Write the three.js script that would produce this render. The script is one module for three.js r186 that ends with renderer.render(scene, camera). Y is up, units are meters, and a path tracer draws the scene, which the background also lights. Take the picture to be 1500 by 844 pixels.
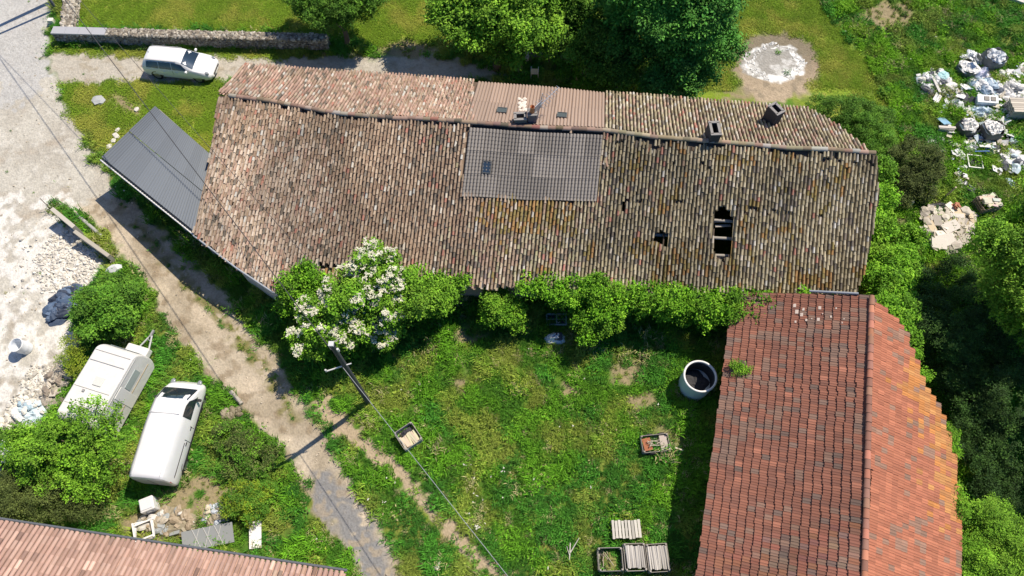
import * as THREE from 'three';
import { Sky } from 'three/addons/objects/Sky.js';
import { mergeGeometries } from 'three/addons/utils/BufferGeometryUtils.js';
import { RoundedBoxGeometry } from 'three/addons/geometries/RoundedBoxGeometry.js';

// ---------- camera, sky, sun, exposure ----------
const scene = new THREE.Scene();
const CAMH = 34, F = 1020, TH = Math.atan(496 / F);
const camera = new THREE.PerspectiveCamera(2 * Math.atan(422 / F) * 180 / Math.PI, 1500 / 844, 0.5, 3000);
camera.position.set(0, CAMH, 0);
camera.lookAt(0, CAMH - Math.cos(TH) * 10, -Math.sin(TH) * 10);
const SUN = new THREE.Vector3(0.54, 1, -0.43).normalize();
const sky = new Sky();
sky.name = 'sky'; sky.userData = { kind: 'structure' };
sky.scale.setScalar(2000);
sky.material.uniforms.sunPosition.value.copy(SUN);
sky.material.uniforms.turbidity.value = 2.5;
sky.material.uniforms.rayleigh.value = 1.2;
sky.material.uniforms.mieCoefficient.value = 0.004;
scene.add(sky);
scene.environmentIntensity = 0.1;
const sun = new THREE.DirectionalLight(0xfff1dc, 5);
sun.position.copy(SUN).multiplyScalar(90).add(new THREE.Vector3(0, 0, -16));
sun.target.position.set(0, 0, -16);
sun.castShadow = true;
sun.shadow.mapSize.set(4096, 4096);
Object.assign(sun.shadow.camera, { left: -50, right: 50, top: 45, bottom: -45, near: 1, far: 220 });
scene.add(sun, sun.target);
const renderer = new THREE.WebGLRenderer({ antialias: true });
renderer.toneMapping = THREE.LinearToneMapping;
renderer.toneMappingExposure = 1.12;
renderer.shadowMap.enabled = true;
renderer.setSize(1024, 576);

// ---------- helpers ----------
const V3 = (x, y, z) => new THREE.Vector3(x, y, z);
function rng(seed) { let a = seed >>> 0; return () => { a = (a + 0x6D2B79F5) | 0; let t = Math.imul(a ^ (a >>> 15), 1 | a); t = (t + Math.imul(t ^ (t >>> 7), 61 | t)) ^ t; return ((t ^ (t >>> 14)) >>> 0) / 4294967296; }; }
const CT = Math.cos(TH), ST = Math.sin(TH);
// photo pixel + height above ground -> point in the place
function g(px, py, h = 0) {
  const u = (px - 750) / F, v = (py - 422) / F, dy = CT + v * ST, t = (CAMH - h) / dy;
  return V3(u * t, h, (-ST + v * CT) * t);
}
function proj(x, y, z) { const q = y - CAMH, d = -CT * q - ST * z; return [750 + F * x / d, 422 + F * (-ST * q + CT * z) / d]; }
const clamp = (x, a = 0, b = 1) => Math.min(b, Math.max(a, x)), lerp = (a, b, t) => a + (b - a) * t, smooth = (a, b, x) => { const t = clamp((x - a) / (b - a)); return t * t * (3 - 2 * t); };
function hash(x, y) { let h = Math.imul(x, 374761393) + Math.imul(y, 668265263) | 0; h = Math.imul(h ^ (h >>> 13), 1274126177); return ((h ^ (h >>> 16)) >>> 0) / 4294967296; }
function noise(x, y) { const xi = Math.floor(x), yi = Math.floor(y), xf = x - xi, yf = y - yi, u = xf * xf * (3 - 2 * xf), v = yf * yf * (3 - 2 * yf); return lerp(lerp(hash(xi, yi), hash(xi + 1, yi), u), lerp(hash(xi, yi + 1), hash(xi + 1, yi + 1), u), v); }
const fbm = (x, y, o = 3) => { let s = 0, a = .5, n = 0; for (let i = 0; i < o; i++) { s += a * noise(x, y); n += a; a *= .5; x = x * 2.03 + 17.1; y = y * 2.03 + 5.7; } return s / n; };
const inPoly = (p, x, y) => { let c = false; for (let i = 0, j = p.length - 1; i < p.length; j = i++) { const [a, b] = p[i], [d, e] = p[j]; if ((b > y) !== (e > y) && x < (d - a) * (y - b) / (e - b) + a) c = !c; } return c; };
function sdPoly(p, x, y) { let m = 1e9; for (let i = 0, j = p.length - 1; i < p.length; j = i++) { const [ax, ay] = p[j], [bx, by] = p[i], ex = bx - ax, ey = by - ay, t = clamp(((x - ax) * ex + (y - ay) * ey) / (ex * ex + ey * ey + 1e-9)); m = Math.min(m, (x - ax - ex * t) ** 2 + (y - ay - ey * t) ** 2); } m = Math.sqrt(m); return inPoly(p, x, y) ? m : -m; }
const S2L = c => c <= .04045 ? c / 12.92 : ((c + .055) / 1.055) ** 2.4;
const rgb = (r, gg, b) => new THREE.Color().setRGB(r, gg, b);           // linear base colours
const mat = (r, gg, b, rough = .9, extra = {}) => new THREE.MeshStandardMaterial({ color: rgb(r, gg, b), roughness: rough, side: THREE.DoubleSide, ...extra });
const taken = {};
const numbered = n => { taken[n] = (taken[n] ?? -1) + 1; return taken[n] ? `${n}_${String(taken[n]).padStart(3, '0')}` : n; };
function sh(o) { o.castShadow = true; o.receiveShadow = true; return o; }
function thing(name, label, category, pos = V3(0, 0, 0), turn = 0, group) {
  const o = new THREE.Group(); o.name = numbered(name); o.position.copy(pos); o.rotation.y = turn;
  o.userData = { label, category }; if (group) o.userData.group = group; scene.add(o); return o;
}
function part(name, geo, m, parent, stuff) { const o = sh(new THREE.Mesh(Array.isArray(geo) ? mergeGeometries(geo) : geo, m)); o.name = name; if (stuff) o.userData.kind = 'stuff'; parent.add(o); return o; }
function solo(name, label, category, geo, m, pos, turn = 0, group) { const o = sh(new THREE.Mesh(Array.isArray(geo) ? mergeGeometries(geo) : geo, m)); o.name = numbered(name); o.position.copy(pos); o.rotation.y = turn; o.userData = { label, category }; if (group) o.userData.group = group; scene.add(o); return o; }
function struct(name, geo, m) { const o = sh(new THREE.Mesh(geo, m)); o.name = numbered(name); o.userData.kind = 'structure'; scene.add(o); return o; }
function inst(name, geo, m, list, parent, kind) {
  const o = sh(new THREE.InstancedMesh(geo, m, list.length)); o.name = name;
  list.forEach((e, i) => { o.setMatrixAt(i, e.m); if (e.c) o.setColorAt(i, e.c); });
  if (kind) o.userData.kind = kind; parent.add(o); return o;
}
const box = (w, h, d, x = 0, y = 0, z = 0, ry = 0, rx = 0, rz = 0) => { const b = new THREE.BoxGeometry(w, h, d); if (rx || ry || rz) b.applyMatrix4(new THREE.Matrix4().makeRotationFromEuler(new THREE.Euler(rx, ry, rz))); b.translate(x, y, z); return b; };
const rbox = (w, h, d, r, x = 0, y = 0, z = 0) => { const b = new RoundedBoxGeometry(w, h, d, 2, r); b.translate(x, y, z); return b.index ? b.toNonIndexed() : b; };
function bar(a, b, r0, r1 = r0, seg = 8) { const d = b.clone().sub(a), L = d.length(), c = new THREE.CylinderGeometry(r1, r0, L, seg); c.applyQuaternion(new THREE.Quaternion().setFromUnitVectors(V3(0, 1, 0), d.normalize())); c.translate((a.x + b.x) / 2, (a.y + b.y) / 2, (a.z + b.z) / 2); return c; }
function geoOf(pos, idx, uv) { const q = new THREE.BufferGeometry(); q.setAttribute('position', new THREE.Float32BufferAttribute(pos, 3)); if (uv) q.setAttribute('uv', new THREE.Float32BufferAttribute(uv, 2)); q.setIndex(idx); q.computeVertexNormals(); return q; }
const _m = new THREE.Matrix4(), _q = new THREE.Quaternion(), _e = new THREE.Euler();
function place(p, ex, ey, ez, sx, sy = sx, sz = sx) { return new THREE.Matrix4().compose(p, new THREE.Quaternion().setFromEuler(new THREE.Euler(ex, ey, ez)), V3(sx, sy, sz)); }
// small tiling noise texture for fine relief
function grainTex(n, f, seed, lo = .6, hi = 1, color = true) {
  const d = new Uint8Array(n * n * 4), R = rng(seed);
  for (let y = 0; y < n; y++) for (let x = 0; x < n; x++) {
    const a = x / n * 2 * Math.PI, b = y / n * 2 * Math.PI;
    let v = .5 * fbm(9 + f * Math.cos(a) + seed, 9 + f * Math.sin(a) + f * 1.7 * Math.cos(b), 3) + .5 * fbm(31 + f * Math.sin(b) + seed, f * Math.cos(a + b), 3);
    v = clamp((v - .25) * 1.9) * .7 + R() * .3; const k = Math.round(255 * lerp(lo, hi, v)), i = (y * n + x) * 4; d[i] = d[i + 1] = d[i + 2] = k; d[i + 3] = 255;
  }
  const t = new THREE.DataTexture(d, n, n); t.wrapS = t.wrapT = THREE.RepeatWrapping; t.magFilter = THREE.LinearFilter; if (color) t.colorSpace = THREE.SRGBColorSpace; t.needsUpdate = true; return t;
}
// ---------- ground ----------
const W = pts => pts.map(([x, y]) => { const p = g(x, y); return [p.x, p.z]; });
const strip = (pts, w) => { const a = [], b = []; pts.forEach((p, i) => { const q = pts[Math.max(0, i - 1)], r = pts[Math.min(pts.length - 1, i + 1)], dx = r[0] - q[0], dy = r[1] - q[1], l = Math.hypot(dx, dy), ww = Array.isArray(w) ? w[i] : w; a.push([p[0] - dy / l * ww, p[1] + dx / l * ww]); b.unshift([p[0] + dy / l * ww, p[1] - dx / l * ww]); }); return a.concat(b); };
const ell = (x, y, rx, ry) => [...Array(18)].map((_, i) => [x + rx * Math.cos(i * .349), y + ry * Math.sin(i * .349)]);
const PYARD = W([[-300, -60], [92, -60], [80, 4], [70, 44], [66, 78], [82, 122], [100, 168], [126, 206], [152, 246], [172, 280], [112, 306], [74, 300], [84, 312], [154, 374], [156, 398], [112, 440], [122, 488], [96, 545], [88, 592], [40, 632], [-300, 660]]);
const PTRACK = W([[150, 240], [175, 275], [240, 345], [300, 400], [345, 455], [402, 520], [446, 585], [486, 655], [532, 735], [580, 800], [602, 870], [545, 870], [490, 780], [425, 680], [350, 592], [290, 530], [240, 468], [205, 405], [160, 352], [110, 306]]);
const PASPH = W([[455, 690], [490, 700], [520, 735], [560, 790], [578, 844], [585, 880], [545, 870], [505, 800], [462, 740]]);
const PLANE = W([[66, 78], [160, 82], [330, 83], [420, 84], [540, 84], [640, 82], [700, 95], [760, 112], [600, 125], [330, 122], [180, 122], [84, 123]]);
const PTRACK2 = W(strip([[466, 585], [500, 626], [545, 660], [590, 700], [628, 738], [672, 786], [712, 822], [750, 862]], [13, 13, 12, 12, 12, 12, 13, 13]));
const PSAND = W(ell(1137, 98, 66, 52));
const PMOWN = [W([[100, -60], [112, 40], [200, 44], [420, 46], [660, 84], [680, -60]]), W([[86, 122], [330, 120], [330, 230], [160, 230], [100, 170]]), W([[1040, -60], [1180, -60], [1210, 20], [1268, 90], [1300, 160], [1318, 210], [1290, 215], [1170, 150], [1000, 150], [1060, 90]]), W([[80, 70], [420, 72], [420, 84], [80, 84]])];
const PBARE = [W(ell(680, 566, 15, 12)), W(ell(922, 548, 26, 19)), W(ell(690, 493, 22, 12)), W(ell(834, 572, 16, 11)), W(ell(985, 648, 14, 22)), W(ell(940, 590, 26, 14)), W(strip([[160, 140], [180, 150], [205, 168]], [7, 10, 9])), W(ell(600, 72, 48, 12)), W(ell(1305, 22, 36, 20)), W(ell(1085, 140, 36, 8)), W(ell(300, 730, 60, 34)), W(ell(240, 770, 60, 26)), W(ell(1315, 320, 12, 10)), W(strip([[440, 700], [470, 750], [520, 810]], [10, 9, 12]))];
const PMID = W(strip([[180, 300], [260, 395], [330, 470], [400, 555], [440, 615]], [4, 5, 8, 11, 8]));
const X0 = -46, X1 = 46, Z0 = -44, Z1 = 6, TW = 1840, TZ = 1000;
const BB = p => { let a = 1e9, b = 1e9, c = -1e9, d = -1e9; p.forEach(([x, y]) => { a = Math.min(a, x); b = Math.min(b, y); c = Math.max(c, x); d = Math.max(d, y); }); return [a, b, c, d]; };
const bbs = new Map();
function inside(p, x, z, soft) { let b = bbs.get(p); if (!b) bbs.set(p, b = BB(p)); if (x < b[0] - soft || x > b[2] + soft || z < b[1] - soft || z > b[3] + soft) return 0; return smooth(-soft, soft, sdPoly(p, x, z)); }
const CL = new Uint8Array(TW * TZ), TEX = new Uint8Array(TW * TZ * 4), BMP = new Uint8Array(TW * TZ * 4);
const mixc = (a, b, t) => { a[0] = lerp(a[0], b[0], t); a[1] = lerp(a[1], b[1], t); a[2] = lerp(a[2], b[2], t); };
{
  const R = rng(5);
  for (let j = 0; j < TZ; j++) for (let i = 0; i < TW; i++) {
    const x = lerp(X0, X1, (i + .5) / TW), z = lerp(Z0, Z1, (j + .5) / TZ);
    const n1 = fbm(x * .55 + 40, z * .55 + 70, 3), n2 = fbm(x * 2.3 + 9, z * 2.3 + 4, 2), n3 = noise(x * 8, z * 8), w = R();
    const wx = x + (n2 - .5) * .7 + (n1 - .5) * .5, wz = z + (noise(x * 2.6 + 50, z * 2.6) - .5) * .7;
    let c, cls = 1, bump = n2 * .5 + w * .5;
    // meadow earth under the grass
    c = [.09, .19, .014]; mixc(c, [.2, .23, .04], smooth(.5, .8, n1)); mixc(c, [.05, .13, .010], smooth(.5, .75, n2) * .7);
    let mown = 0; for (const p of PMOWN) mown = Math.max(mown, inside(p, wx, wz, .25));
    if (mown > 0) { const d = [.19, .28, .018]; mixc(d, [.29, .32, .05], smooth(.45, .8, n2 * .6 + n1 * .4)); mixc(d, [.12, .18, .025], smooth(.52, .78, noise(x * 1.2 + 8, z * 2.8)) * .7); mixc(c, d, mown); if (mown > .5) cls = 0; }
    for (const p of PBARE) { const k = inside(p, wx, wz, .35) * smooth(.25, .6, n2 + .15); if (k > 0) { mixc(c, lerpc([.36, .29, .17], [.21, .17, .10], n3), k * .95); if (k > .45) cls = 4; } }
    let k = inside(PTRACK2, wx, wz, .15) * smooth(.02, .22, n2 + .08); if (k > 0) { mixc(c, lerpc([.46, .37, .255], [.33, .265, .17], n3), k); if (k > .5) cls = 10; }
    k = inside(PTRACK, wx, wz, .25);
    if (k > 0) { const d = lerpc([.45, .39, .30], [.34, .288, .21], smooth(.35, .75, n1)); mixc(d, [.24, .185, .12], smooth(.55, .8, n2) * .7); mixc(d, [.55, .47, .36], smooth(.6, .8, noise(x * .9, z * 1.1 + 30)) * .5);
      mixc(c, d, k); if (k > .5) cls = 3;
      const mid = inside(PMID, wx, wz, .35) * smooth(.36, .52, n2 * .7 + n3 * .3); if (mid > 0) { mixc(c, [.17, .16, .055], mid); if (mid > .6) cls = 6; } }
    k = inside(PASPH, wx, wz, .3) * smooth(.3, .5, n2 + .1); if (k > 0) { mixc(c, lerpc([.25, .25, .25], [.18, .178, .175], n3), k); mixc(c, [.34, .28, .2], smooth(.6, .75, n2) * k * .7); if (k > .5) cls = 7; }
    k = inside(PYARD, wx, wz, .2);
    if (k > 0) { const d = lerpc([.49, .47, .41], [.41, .385, .33], smooth(.3, .75, n1)); mixc(d, [.38, .33, .26], smooth(.58, .82, fbm(x * .8 + 3, z * .8, 3)) * .8); mixc(d, [.60, .585, .53], smooth(.6, .85, n2) * .45);
      mixc(d, [.44, .445, .44], .75 * smooth(-.4, .4, -30.5 - z - (x + 30) * .5 + (n1 - .5) * 6 + (n2 - .5) * 3)); mixc(d, [.72, .71, .67], .8 * smooth(-.7, .7, z + 22.5 - (x + 30) * .35 + (n1 - .5) * 9 + (n2 - .5) * 3) * smooth(.3, .6, n2)); mixc(c, d, k); if (k > .5) cls = 2; }
    k = inside(PLANE, wx, wz, .25); if (k > 0) { const d = lerpc([.46, .435, .375], [.40, .365, .305], n1); mixc(d, [.3, .25, .17], smooth(.55, .8, n2) * .5); mixc(c, d, k); if (k > .5) cls = 8; }
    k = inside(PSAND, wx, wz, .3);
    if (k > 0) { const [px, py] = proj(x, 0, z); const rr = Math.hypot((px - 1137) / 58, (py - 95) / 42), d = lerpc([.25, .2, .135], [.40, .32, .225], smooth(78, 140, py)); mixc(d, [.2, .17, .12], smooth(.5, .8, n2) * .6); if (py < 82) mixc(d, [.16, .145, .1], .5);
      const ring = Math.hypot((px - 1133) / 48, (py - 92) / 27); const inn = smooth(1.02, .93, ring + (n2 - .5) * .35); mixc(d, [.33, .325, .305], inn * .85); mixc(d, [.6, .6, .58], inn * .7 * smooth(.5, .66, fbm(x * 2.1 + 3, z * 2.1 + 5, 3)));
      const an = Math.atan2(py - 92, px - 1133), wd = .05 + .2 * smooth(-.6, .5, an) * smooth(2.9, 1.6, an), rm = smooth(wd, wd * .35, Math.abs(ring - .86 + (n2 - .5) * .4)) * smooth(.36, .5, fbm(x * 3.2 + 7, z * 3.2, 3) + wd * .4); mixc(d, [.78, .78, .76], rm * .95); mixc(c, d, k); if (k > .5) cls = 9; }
    const f = .74 + .52 * (w * .55 + n3 * .45), o = (j * TW + i), q = o * 4;
    CL[o] = cls;
    for (let t = 0; t < 3; t++) TEX[q + t] = Math.round(255 * clamp(((v) => v <= .0031308 ? v * 12.92 : 1.055 * v ** (1 / 2.4) - .055)(clamp(c[t] * f))));
    TEX[q + 3] = 255; const bb = Math.round(255 * clamp(bump)); BMP[q] = BMP[q + 1] = BMP[q + 2] = bb; BMP[q + 3] = 255;
  }
}
function lerpc(a, b, t) { return [lerp(a[0], b[0], t), lerp(a[1], b[1], t), lerp(a[2], b[2], t)]; }

const groundTex = new THREE.DataTexture(TEX, TW, TZ); groundTex.colorSpace = THREE.SRGBColorSpace; groundTex.magFilter = THREE.LinearFilter; groundTex.wrapS = groundTex.wrapT = THREE.MirroredRepeatWrapping; groundTex.needsUpdate = true;
const bumpTex = new THREE.DataTexture(BMP, TW, TZ); bumpTex.magFilter = THREE.LinearFilter; bumpTex.wrapS = bumpTex.wrapT = THREE.MirroredRepeatWrapping; bumpTex.needsUpdate = true;
const groundMat = new THREE.MeshStandardMaterial({ map: groundTex, bumpMap: bumpTex, bumpScale: .05, roughness: .97 });
const clsAt = (x, z) => { const i = Math.floor((x - X0) / (X1 - X0) * TW), j = Math.floor((z - Z0) / (Z1 - Z0) * TZ); return i < 0 || j < 0 || i >= TW || j >= TZ ? 1 : CL[j * TW + i]; };
const uvAt = (x, z) => [(x - X0) / (X1 - X0), (z - Z0) / (Z1 - Z0)];
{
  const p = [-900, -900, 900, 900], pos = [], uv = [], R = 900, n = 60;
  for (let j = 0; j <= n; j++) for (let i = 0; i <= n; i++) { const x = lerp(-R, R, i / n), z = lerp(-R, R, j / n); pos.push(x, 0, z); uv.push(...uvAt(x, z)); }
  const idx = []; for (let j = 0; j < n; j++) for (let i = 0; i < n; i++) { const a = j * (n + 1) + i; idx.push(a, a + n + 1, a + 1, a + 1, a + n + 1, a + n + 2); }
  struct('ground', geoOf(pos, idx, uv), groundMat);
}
function sheet(name, cls, y, step = .2) {
  const pos = [], uv = [], idx = [], vid = new Map(), nx = Math.round((X1 - X0) / step), nz = Math.round((Z1 - Z0) / step);
  const vert = (i, j) => { const k = i * 9999 + j; if (!vid.has(k)) { const x = X0 + i * step, z = Z0 + j * step; vid.set(k, pos.length / 3); pos.push(x, y, z); uv.push(...uvAt(x, z)); } return vid.get(k); };
  for (let j = 0; j < nz; j++) for (let i = 0; i < nx; i++) if (cls.includes(clsAt(X0 + (i + .5) * step, Z0 + (j + .5) * step))) { const a = vert(i, j), b = vert(i + 1, j), c = vert(i, j + 1), d = vert(i + 1, j + 1); idx.push(a, c, b, b, c, d); }
  return struct(name, geoOf(pos, idx, uv), groundMat);
}
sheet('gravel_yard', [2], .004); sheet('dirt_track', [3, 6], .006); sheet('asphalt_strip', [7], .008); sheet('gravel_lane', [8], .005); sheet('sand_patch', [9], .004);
// ---------- roofs ----------
function barrel(w0, w1, len, hh, seg = 5, lip = .016) {          // canal tile: upper end at z=0, lower end at z=len
  const pos = [], idx = []; const ring = (w, z, dy, t) => { const s = pos.length / 3; for (let i = 0; i <= seg; i++) { const a = Math.PI * i / seg; pos.push(-Math.cos(a) * (w / 2 - t), Math.sin(a) * (hh - t) + dy, z); } return s; };
  const a = ring(w0, 0, 0, 0), b = ring(w1, len, .028, 0), c = ring(w1, len, .028, 0), d = ring(w1, len, .028, lip), e = ring(w1, len * .6, .02, lip);
  const con = (p, q) => { for (let i = 0; i < seg; i++) idx.push(p + i, q + i, p + i + 1, p + i + 1, q + i, q + i + 1); };
  con(a, b); con(c, d); con(d, e); return geoOf(pos, idx);
}
function profileTile(prof, len, lift, th = .022) {              // flat clay tile with ribs along its length
  const pos = [], idx = [], n = prof.length; const row = (z, dy) => { const s = pos.length / 3; prof.forEach(([x, y]) => pos.push(x, y + dy, z)); return s; };
  const a = row(0, 0), b = row(len, lift), c = row(len, lift), d = row(len, lift - th - .01);
  const con = (p, q) => { for (let i = 0; i < n - 1; i++) idx.push(p + i, q + i, p + i + 1, p + i + 1, q + i, q + i + 1); };
  con(a, b); con(c, d); return geoOf(pos, idx);
}
const canalGeo = [barrel(.108, .13, .38, .08, 6)];
const channelGeo = (() => { const q = barrel(.17, .15, .42, .055, 4, .012); q.rotateZ(Math.PI); q.translate(0, .04, 0); return q; })();
const marseilleGeo = [0, 1].map(k => profileTile([[-.116, .022], [-.095, .004], [-.04, .004], [-.012, .026], [.012, .026], [.04, .004], [.095, .004], [.116, .022 + k * .004]], .42, .066));
const clay = new THREE.MeshStandardMaterial({ color: 0xffffff, roughness: .92, side: THREE.DoubleSide });
const clayCache = new Map();
function clayOf(c) { const q = v => Math.round(Math.sqrt(v) * 40) / 40, k = [q(c.r), q(c.g), q(c.b)].map(v => v * v); const s = k.join(); if (!clayCache.has(s)) clayCache.set(s, mat(k[0], k[1], k[2], .92)); return clayCache.get(s); }
const RZ = V3(0, 0, 0);
// surf(s, v): point on the slope, v 0 at the ridge and 1 at the eave
function frame(surf, s, v) {
  const p = surf(s, v), t = surf(s, v + .02).sub(surf(s, v - .02)).normalize(), a = surf(s + .1, v).sub(surf(s - .1, v)).normalize();
  const n = new THREE.Vector3().crossVectors(t, a).normalize(); if (n.y < 0) { n.negate(); a.negate(); } a.crossVectors(n, t);
  return { p, m: new THREE.Matrix4().makeBasis(a, n, t) };
}
function tileSlope(parent, o) {
  const R = rng(o.seed), list = [], chan = [], org = parent.position, q = new THREE.Quaternion(), up = new THREE.Matrix4();
  const n = Math.round((o.s1 - o.s0) / o.pitch);
  for (let i = 0; i < n; i++) {
    const s = lerp(o.s0, o.s1, (i + .5) / n), L = o.surf(s, 1).distanceTo(o.surf(s, 0)), rows = Math.floor(L / o.row), off = (R() - .5) * (o.ragged ?? .1), lean = (R() - .5) * (o.colLean ?? .03);
    for (let r = 0; r < rows; r++) {
      const d = L - (r + 1) * o.row + off + (R() - .5) * (o.jit ?? .05) - .06, v = d / L; if (v < -.02) continue;
      const sj = s + (R() - .5) * (o.sjit ?? .02) + Math.sin(r * .6 + i) * .006;
      const mid = o.surf(s, v + .5 * o.row / L), [px, py] = proj(mid.x, mid.y, mid.z), keep = o.keep(px, py, s, v, R);
      const fr = frame(o.surf, sj, v), c = o.color(px, py, R, s, v);
      const mm = new THREE.Matrix4().copy(fr.m).multiply(up.makeRotationFromEuler(new THREE.Euler((R() - .5) * .03, lean + (R() - .5) * (o.yaw ?? .06), (R() - .5) * .05)));
      if (o.vary !== 0) mm.scale(V3(.9 + R() * .22, .88 + R() * .28, .96 + R() * .08)); mm.setPosition(fr.p.clone().sub(org).addScaledVector(V3(fr.m.elements[4], fr.m.elements[5], fr.m.elements[6]), o.lift ?? .05));
      if (keep) list.push({ m: mm, c, k: Math.floor(R() * o.geos.length), d: mid.distanceTo(camera.position) });
      if (o.channel && keep !== null) {
        const s2 = s + o.pitch / 2, m2 = o.surf(s2, v + .5 * o.row / L), [qx, qy] = proj(m2.x, m2.y, m2.z);
        if (o.keep(qx, qy, s2, v, R)) { const f2 = frame(o.surf, s2, v), m3 = new THREE.Matrix4().copy(f2.m); m3.setPosition(f2.p.clone().sub(org)); chan.push({ m: m3, c: o.color(qx, qy, R, s2, v) }); }
      }
    }
  }
  list.sort((a, b) => a.d - b.d);
  const N = o.single ?? 300;
  list.slice(0, N).forEach(e => { const t = part(o.name, o.geos[e.k], clayOf(e.c), parent); t.matrixAutoUpdate = true; e.m.decompose(t.position, t.quaternion, t.scale); });
  for (let k = 0; k < o.geos.length; k++) { const l = list.slice(N).filter(e => e.k === k); if (l.length) inst(o.name + '_field', o.geos[k], clay, l, parent, 'stuff'); }
  if (chan.length) inst('channel_tile_field', channelGeo, clay, chan, parent, 'stuff');
}
function deck(parent, name, surf, s0, s1, m, keep, down = .05, step = .2, nv = 40) {
  const ns = Math.round((s1 - s0) / step), pos = [], idx = [], at = (i, j) => { const p = surf(lerp(s0, s1, i / ns), j / nv); p.y -= down; return p.sub(parent.position); };
  for (let i = 0; i <= ns; i++) for (let j = 0; j <= nv; j++) { const p = at(i, j); pos.push(p.x, p.y, p.z); }
  for (let i = 0; i < ns; i++) for (let j = 0; j < nv; j++) { const s = lerp(s0, s1, (i + .5) / ns), p = surf(s, (j + .5) / nv), [px, py] = proj(p.x, p.y, p.z); if (!keep(px, py, s, (j + .5) / nv)) continue; const a = i * (nv + 1) + j, b = a + nv + 1; idx.push(a, a + 1, b, b, a + 1, b + 1); }
  return part(name, geoOf(pos, idx), m, parent);
}
// a curve given as photo pixels at a height, turned into (s along e, w across) of a building axis
function axis(A, B) { const e = V3(B.x - A.x, 0, B.z - A.z).normalize(), n = V3(-e.z, 0, e.x); return { A: A.clone().setY(0), e, n, s: p => (p.x - A.x) * e.x + (p.z - A.z) * e.z, w: p => (p.x - A.x) * n.x + (p.z - A.z) * n.z, at: (s, w, h) => V3(A.x + e.x * s + n.x * w, h, A.z + e.z * s + n.z * w) }; }
function curve(ax, pts, h) { const l = pts.map(([x, y, hh]) => { const p = g(x, y, hh ?? h); return [ax.s(p), ax.w(p), hh ?? h]; }).sort((a, b) => a[0] - b[0]); return s => { let i = 0; while (i < l.length - 2 && s > l[i + 1][0]) i++; const [a, b] = [l[i], l[i + 1]], t = clamp((s - a[0]) / (b[0] - a[0]), -.5, 1.5); return [lerp(a[1], b[1], t), lerp(a[2], b[2], t)]; }; }
function slope(ax, top, bot, seed, sag = .05) { return (s, v) => { const [w0, h0] = top(s), [w1, h1] = bot(s); return ax.at(s, lerp(w0, w1, v), lerp(h0, h1, v) + (fbm(s * .35 + seed, v * 2.2 + seed, 2) - .5) * 2 * sag - Math.sin(Math.PI * clamp(v)) * .06); }; }
const pick = (R, l) => l[Math.floor(R() * l.length)];
function wallSeg(parent, name, A, B, hA, hB, th, m, inset = 0) {  // upright wall slab between two ground points
  const d = V3(B.x - A.x, 0, B.z - A.z).normalize(), n = V3(-d.z, 0, d.x).multiplyScalar(th / 2), o = parent.position, P = [];
  for (const [p, h] of [[A, hA], [B, hB]]) for (const k of [-1, 1]) { P.push(p.x + n.x * k - o.x, -.05, p.z + n.z * k - o.z, p.x + n.x * k - o.x, h, p.z + n.z * k - o.z); }
  const q = geoOf(P, [0, 1, 5, 0, 5, 4, 2, 6, 7, 2, 7, 3, 1, 3, 7, 1, 7, 5, 0, 2, 3, 0, 3, 1, 4, 5, 7, 4, 7, 6]).toNonIndexed(); q.computeVertexNormals(); return part(name, q, m, parent);
}
const stoneMat = new THREE.MeshStandardMaterial({ color: rgb(.36, .31, .25), roughness: .95, map: null, side: THREE.DoubleSide });
const renderMat = mat(.52, .46, .38), plasterMat = mat(.62, .6, .56), darkWood = mat(.09, .065, .045), greyWood = mat(.34, .315, .28), zinc = mat(.33, .36, .4, .5), deckMat = mat(.12, .088, .065);

// --- the long barn ---
const RH = 5.6, SE = 2.6, NE_ = 3.9;
const barnAx = axis(g(322, 138, RH), g(1278, 226, RH));
const ridgeC = curve(barnAx, [[322, 138, 4.75], [400, 150, 4.95], [480, 166, 5.2], [560, 173, 5.4], [640, 177], [690, 181], [770, 186], [885, 191], [960, 203], [1080, 212], [1180, 220], [1278, 226]], RH);
const southC = curve(barnAx, [[200, 424, 2.35], [400, 424, 2.4], [700, 419], [1000, 424], [1250, 430], [1400, 436]], SE);
const northC = curve(barnAx, [[362, 96, 3.3], [480, 104, 3.5], [600, 112, 3.75], [690, 119], [800, 128], [885, 136], [1000, 145], [1080, 151], [1160, 158], [1300, 170]], NE_);
const barnS = slope(barnAx, ridgeC, southC, 3, .09), barnN = slope(barnAx, ridgeC, northC, 11, .04);
const BLEN = barnAx.s(g(1278, 226, RH));
const barn = thing('barn', 'long stone barn under a patched old clay tile roof with two holes', 'barn', barnAx.at(BLEN / 2, 4, 0));
const clipS = [[300, 100], [1290, 200], [1283, 232], [1287, 284], [1279, 330], [1266, 395], [1252, 434], [400, 434], [402, 424], [340, 384], [283, 341], [299, 280], [313, 200], [319, 139]];
const holes = [[[958, 338], [967, 333], [979, 335], [980, 362], [974, 365], [966, 358], [956, 352]], [[1046, 305], [1056, 299], [1068, 301], [1076, 318], [1074, 356], [1070, 376], [1058, 381], [1046, 374], [1044, 330]], [[911, 291], [915, 290], [916, 312], [911, 310]]];
const notch = [[458, 384], [498, 388], [498, 440], [452, 440]];
const greyPatch = [[684, 182], [884, 192], [875, 297], [677, 282]];
const cracks = [[905, 292, 1030, 299], [1078, 304, 1205, 320], [900, 207, 1025, 216], [1150, 224, 1280, 238], [1120, 352, 1150, 352], [1035, 396, 1060, 398], [985, 236, 1040, 240]];
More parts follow.
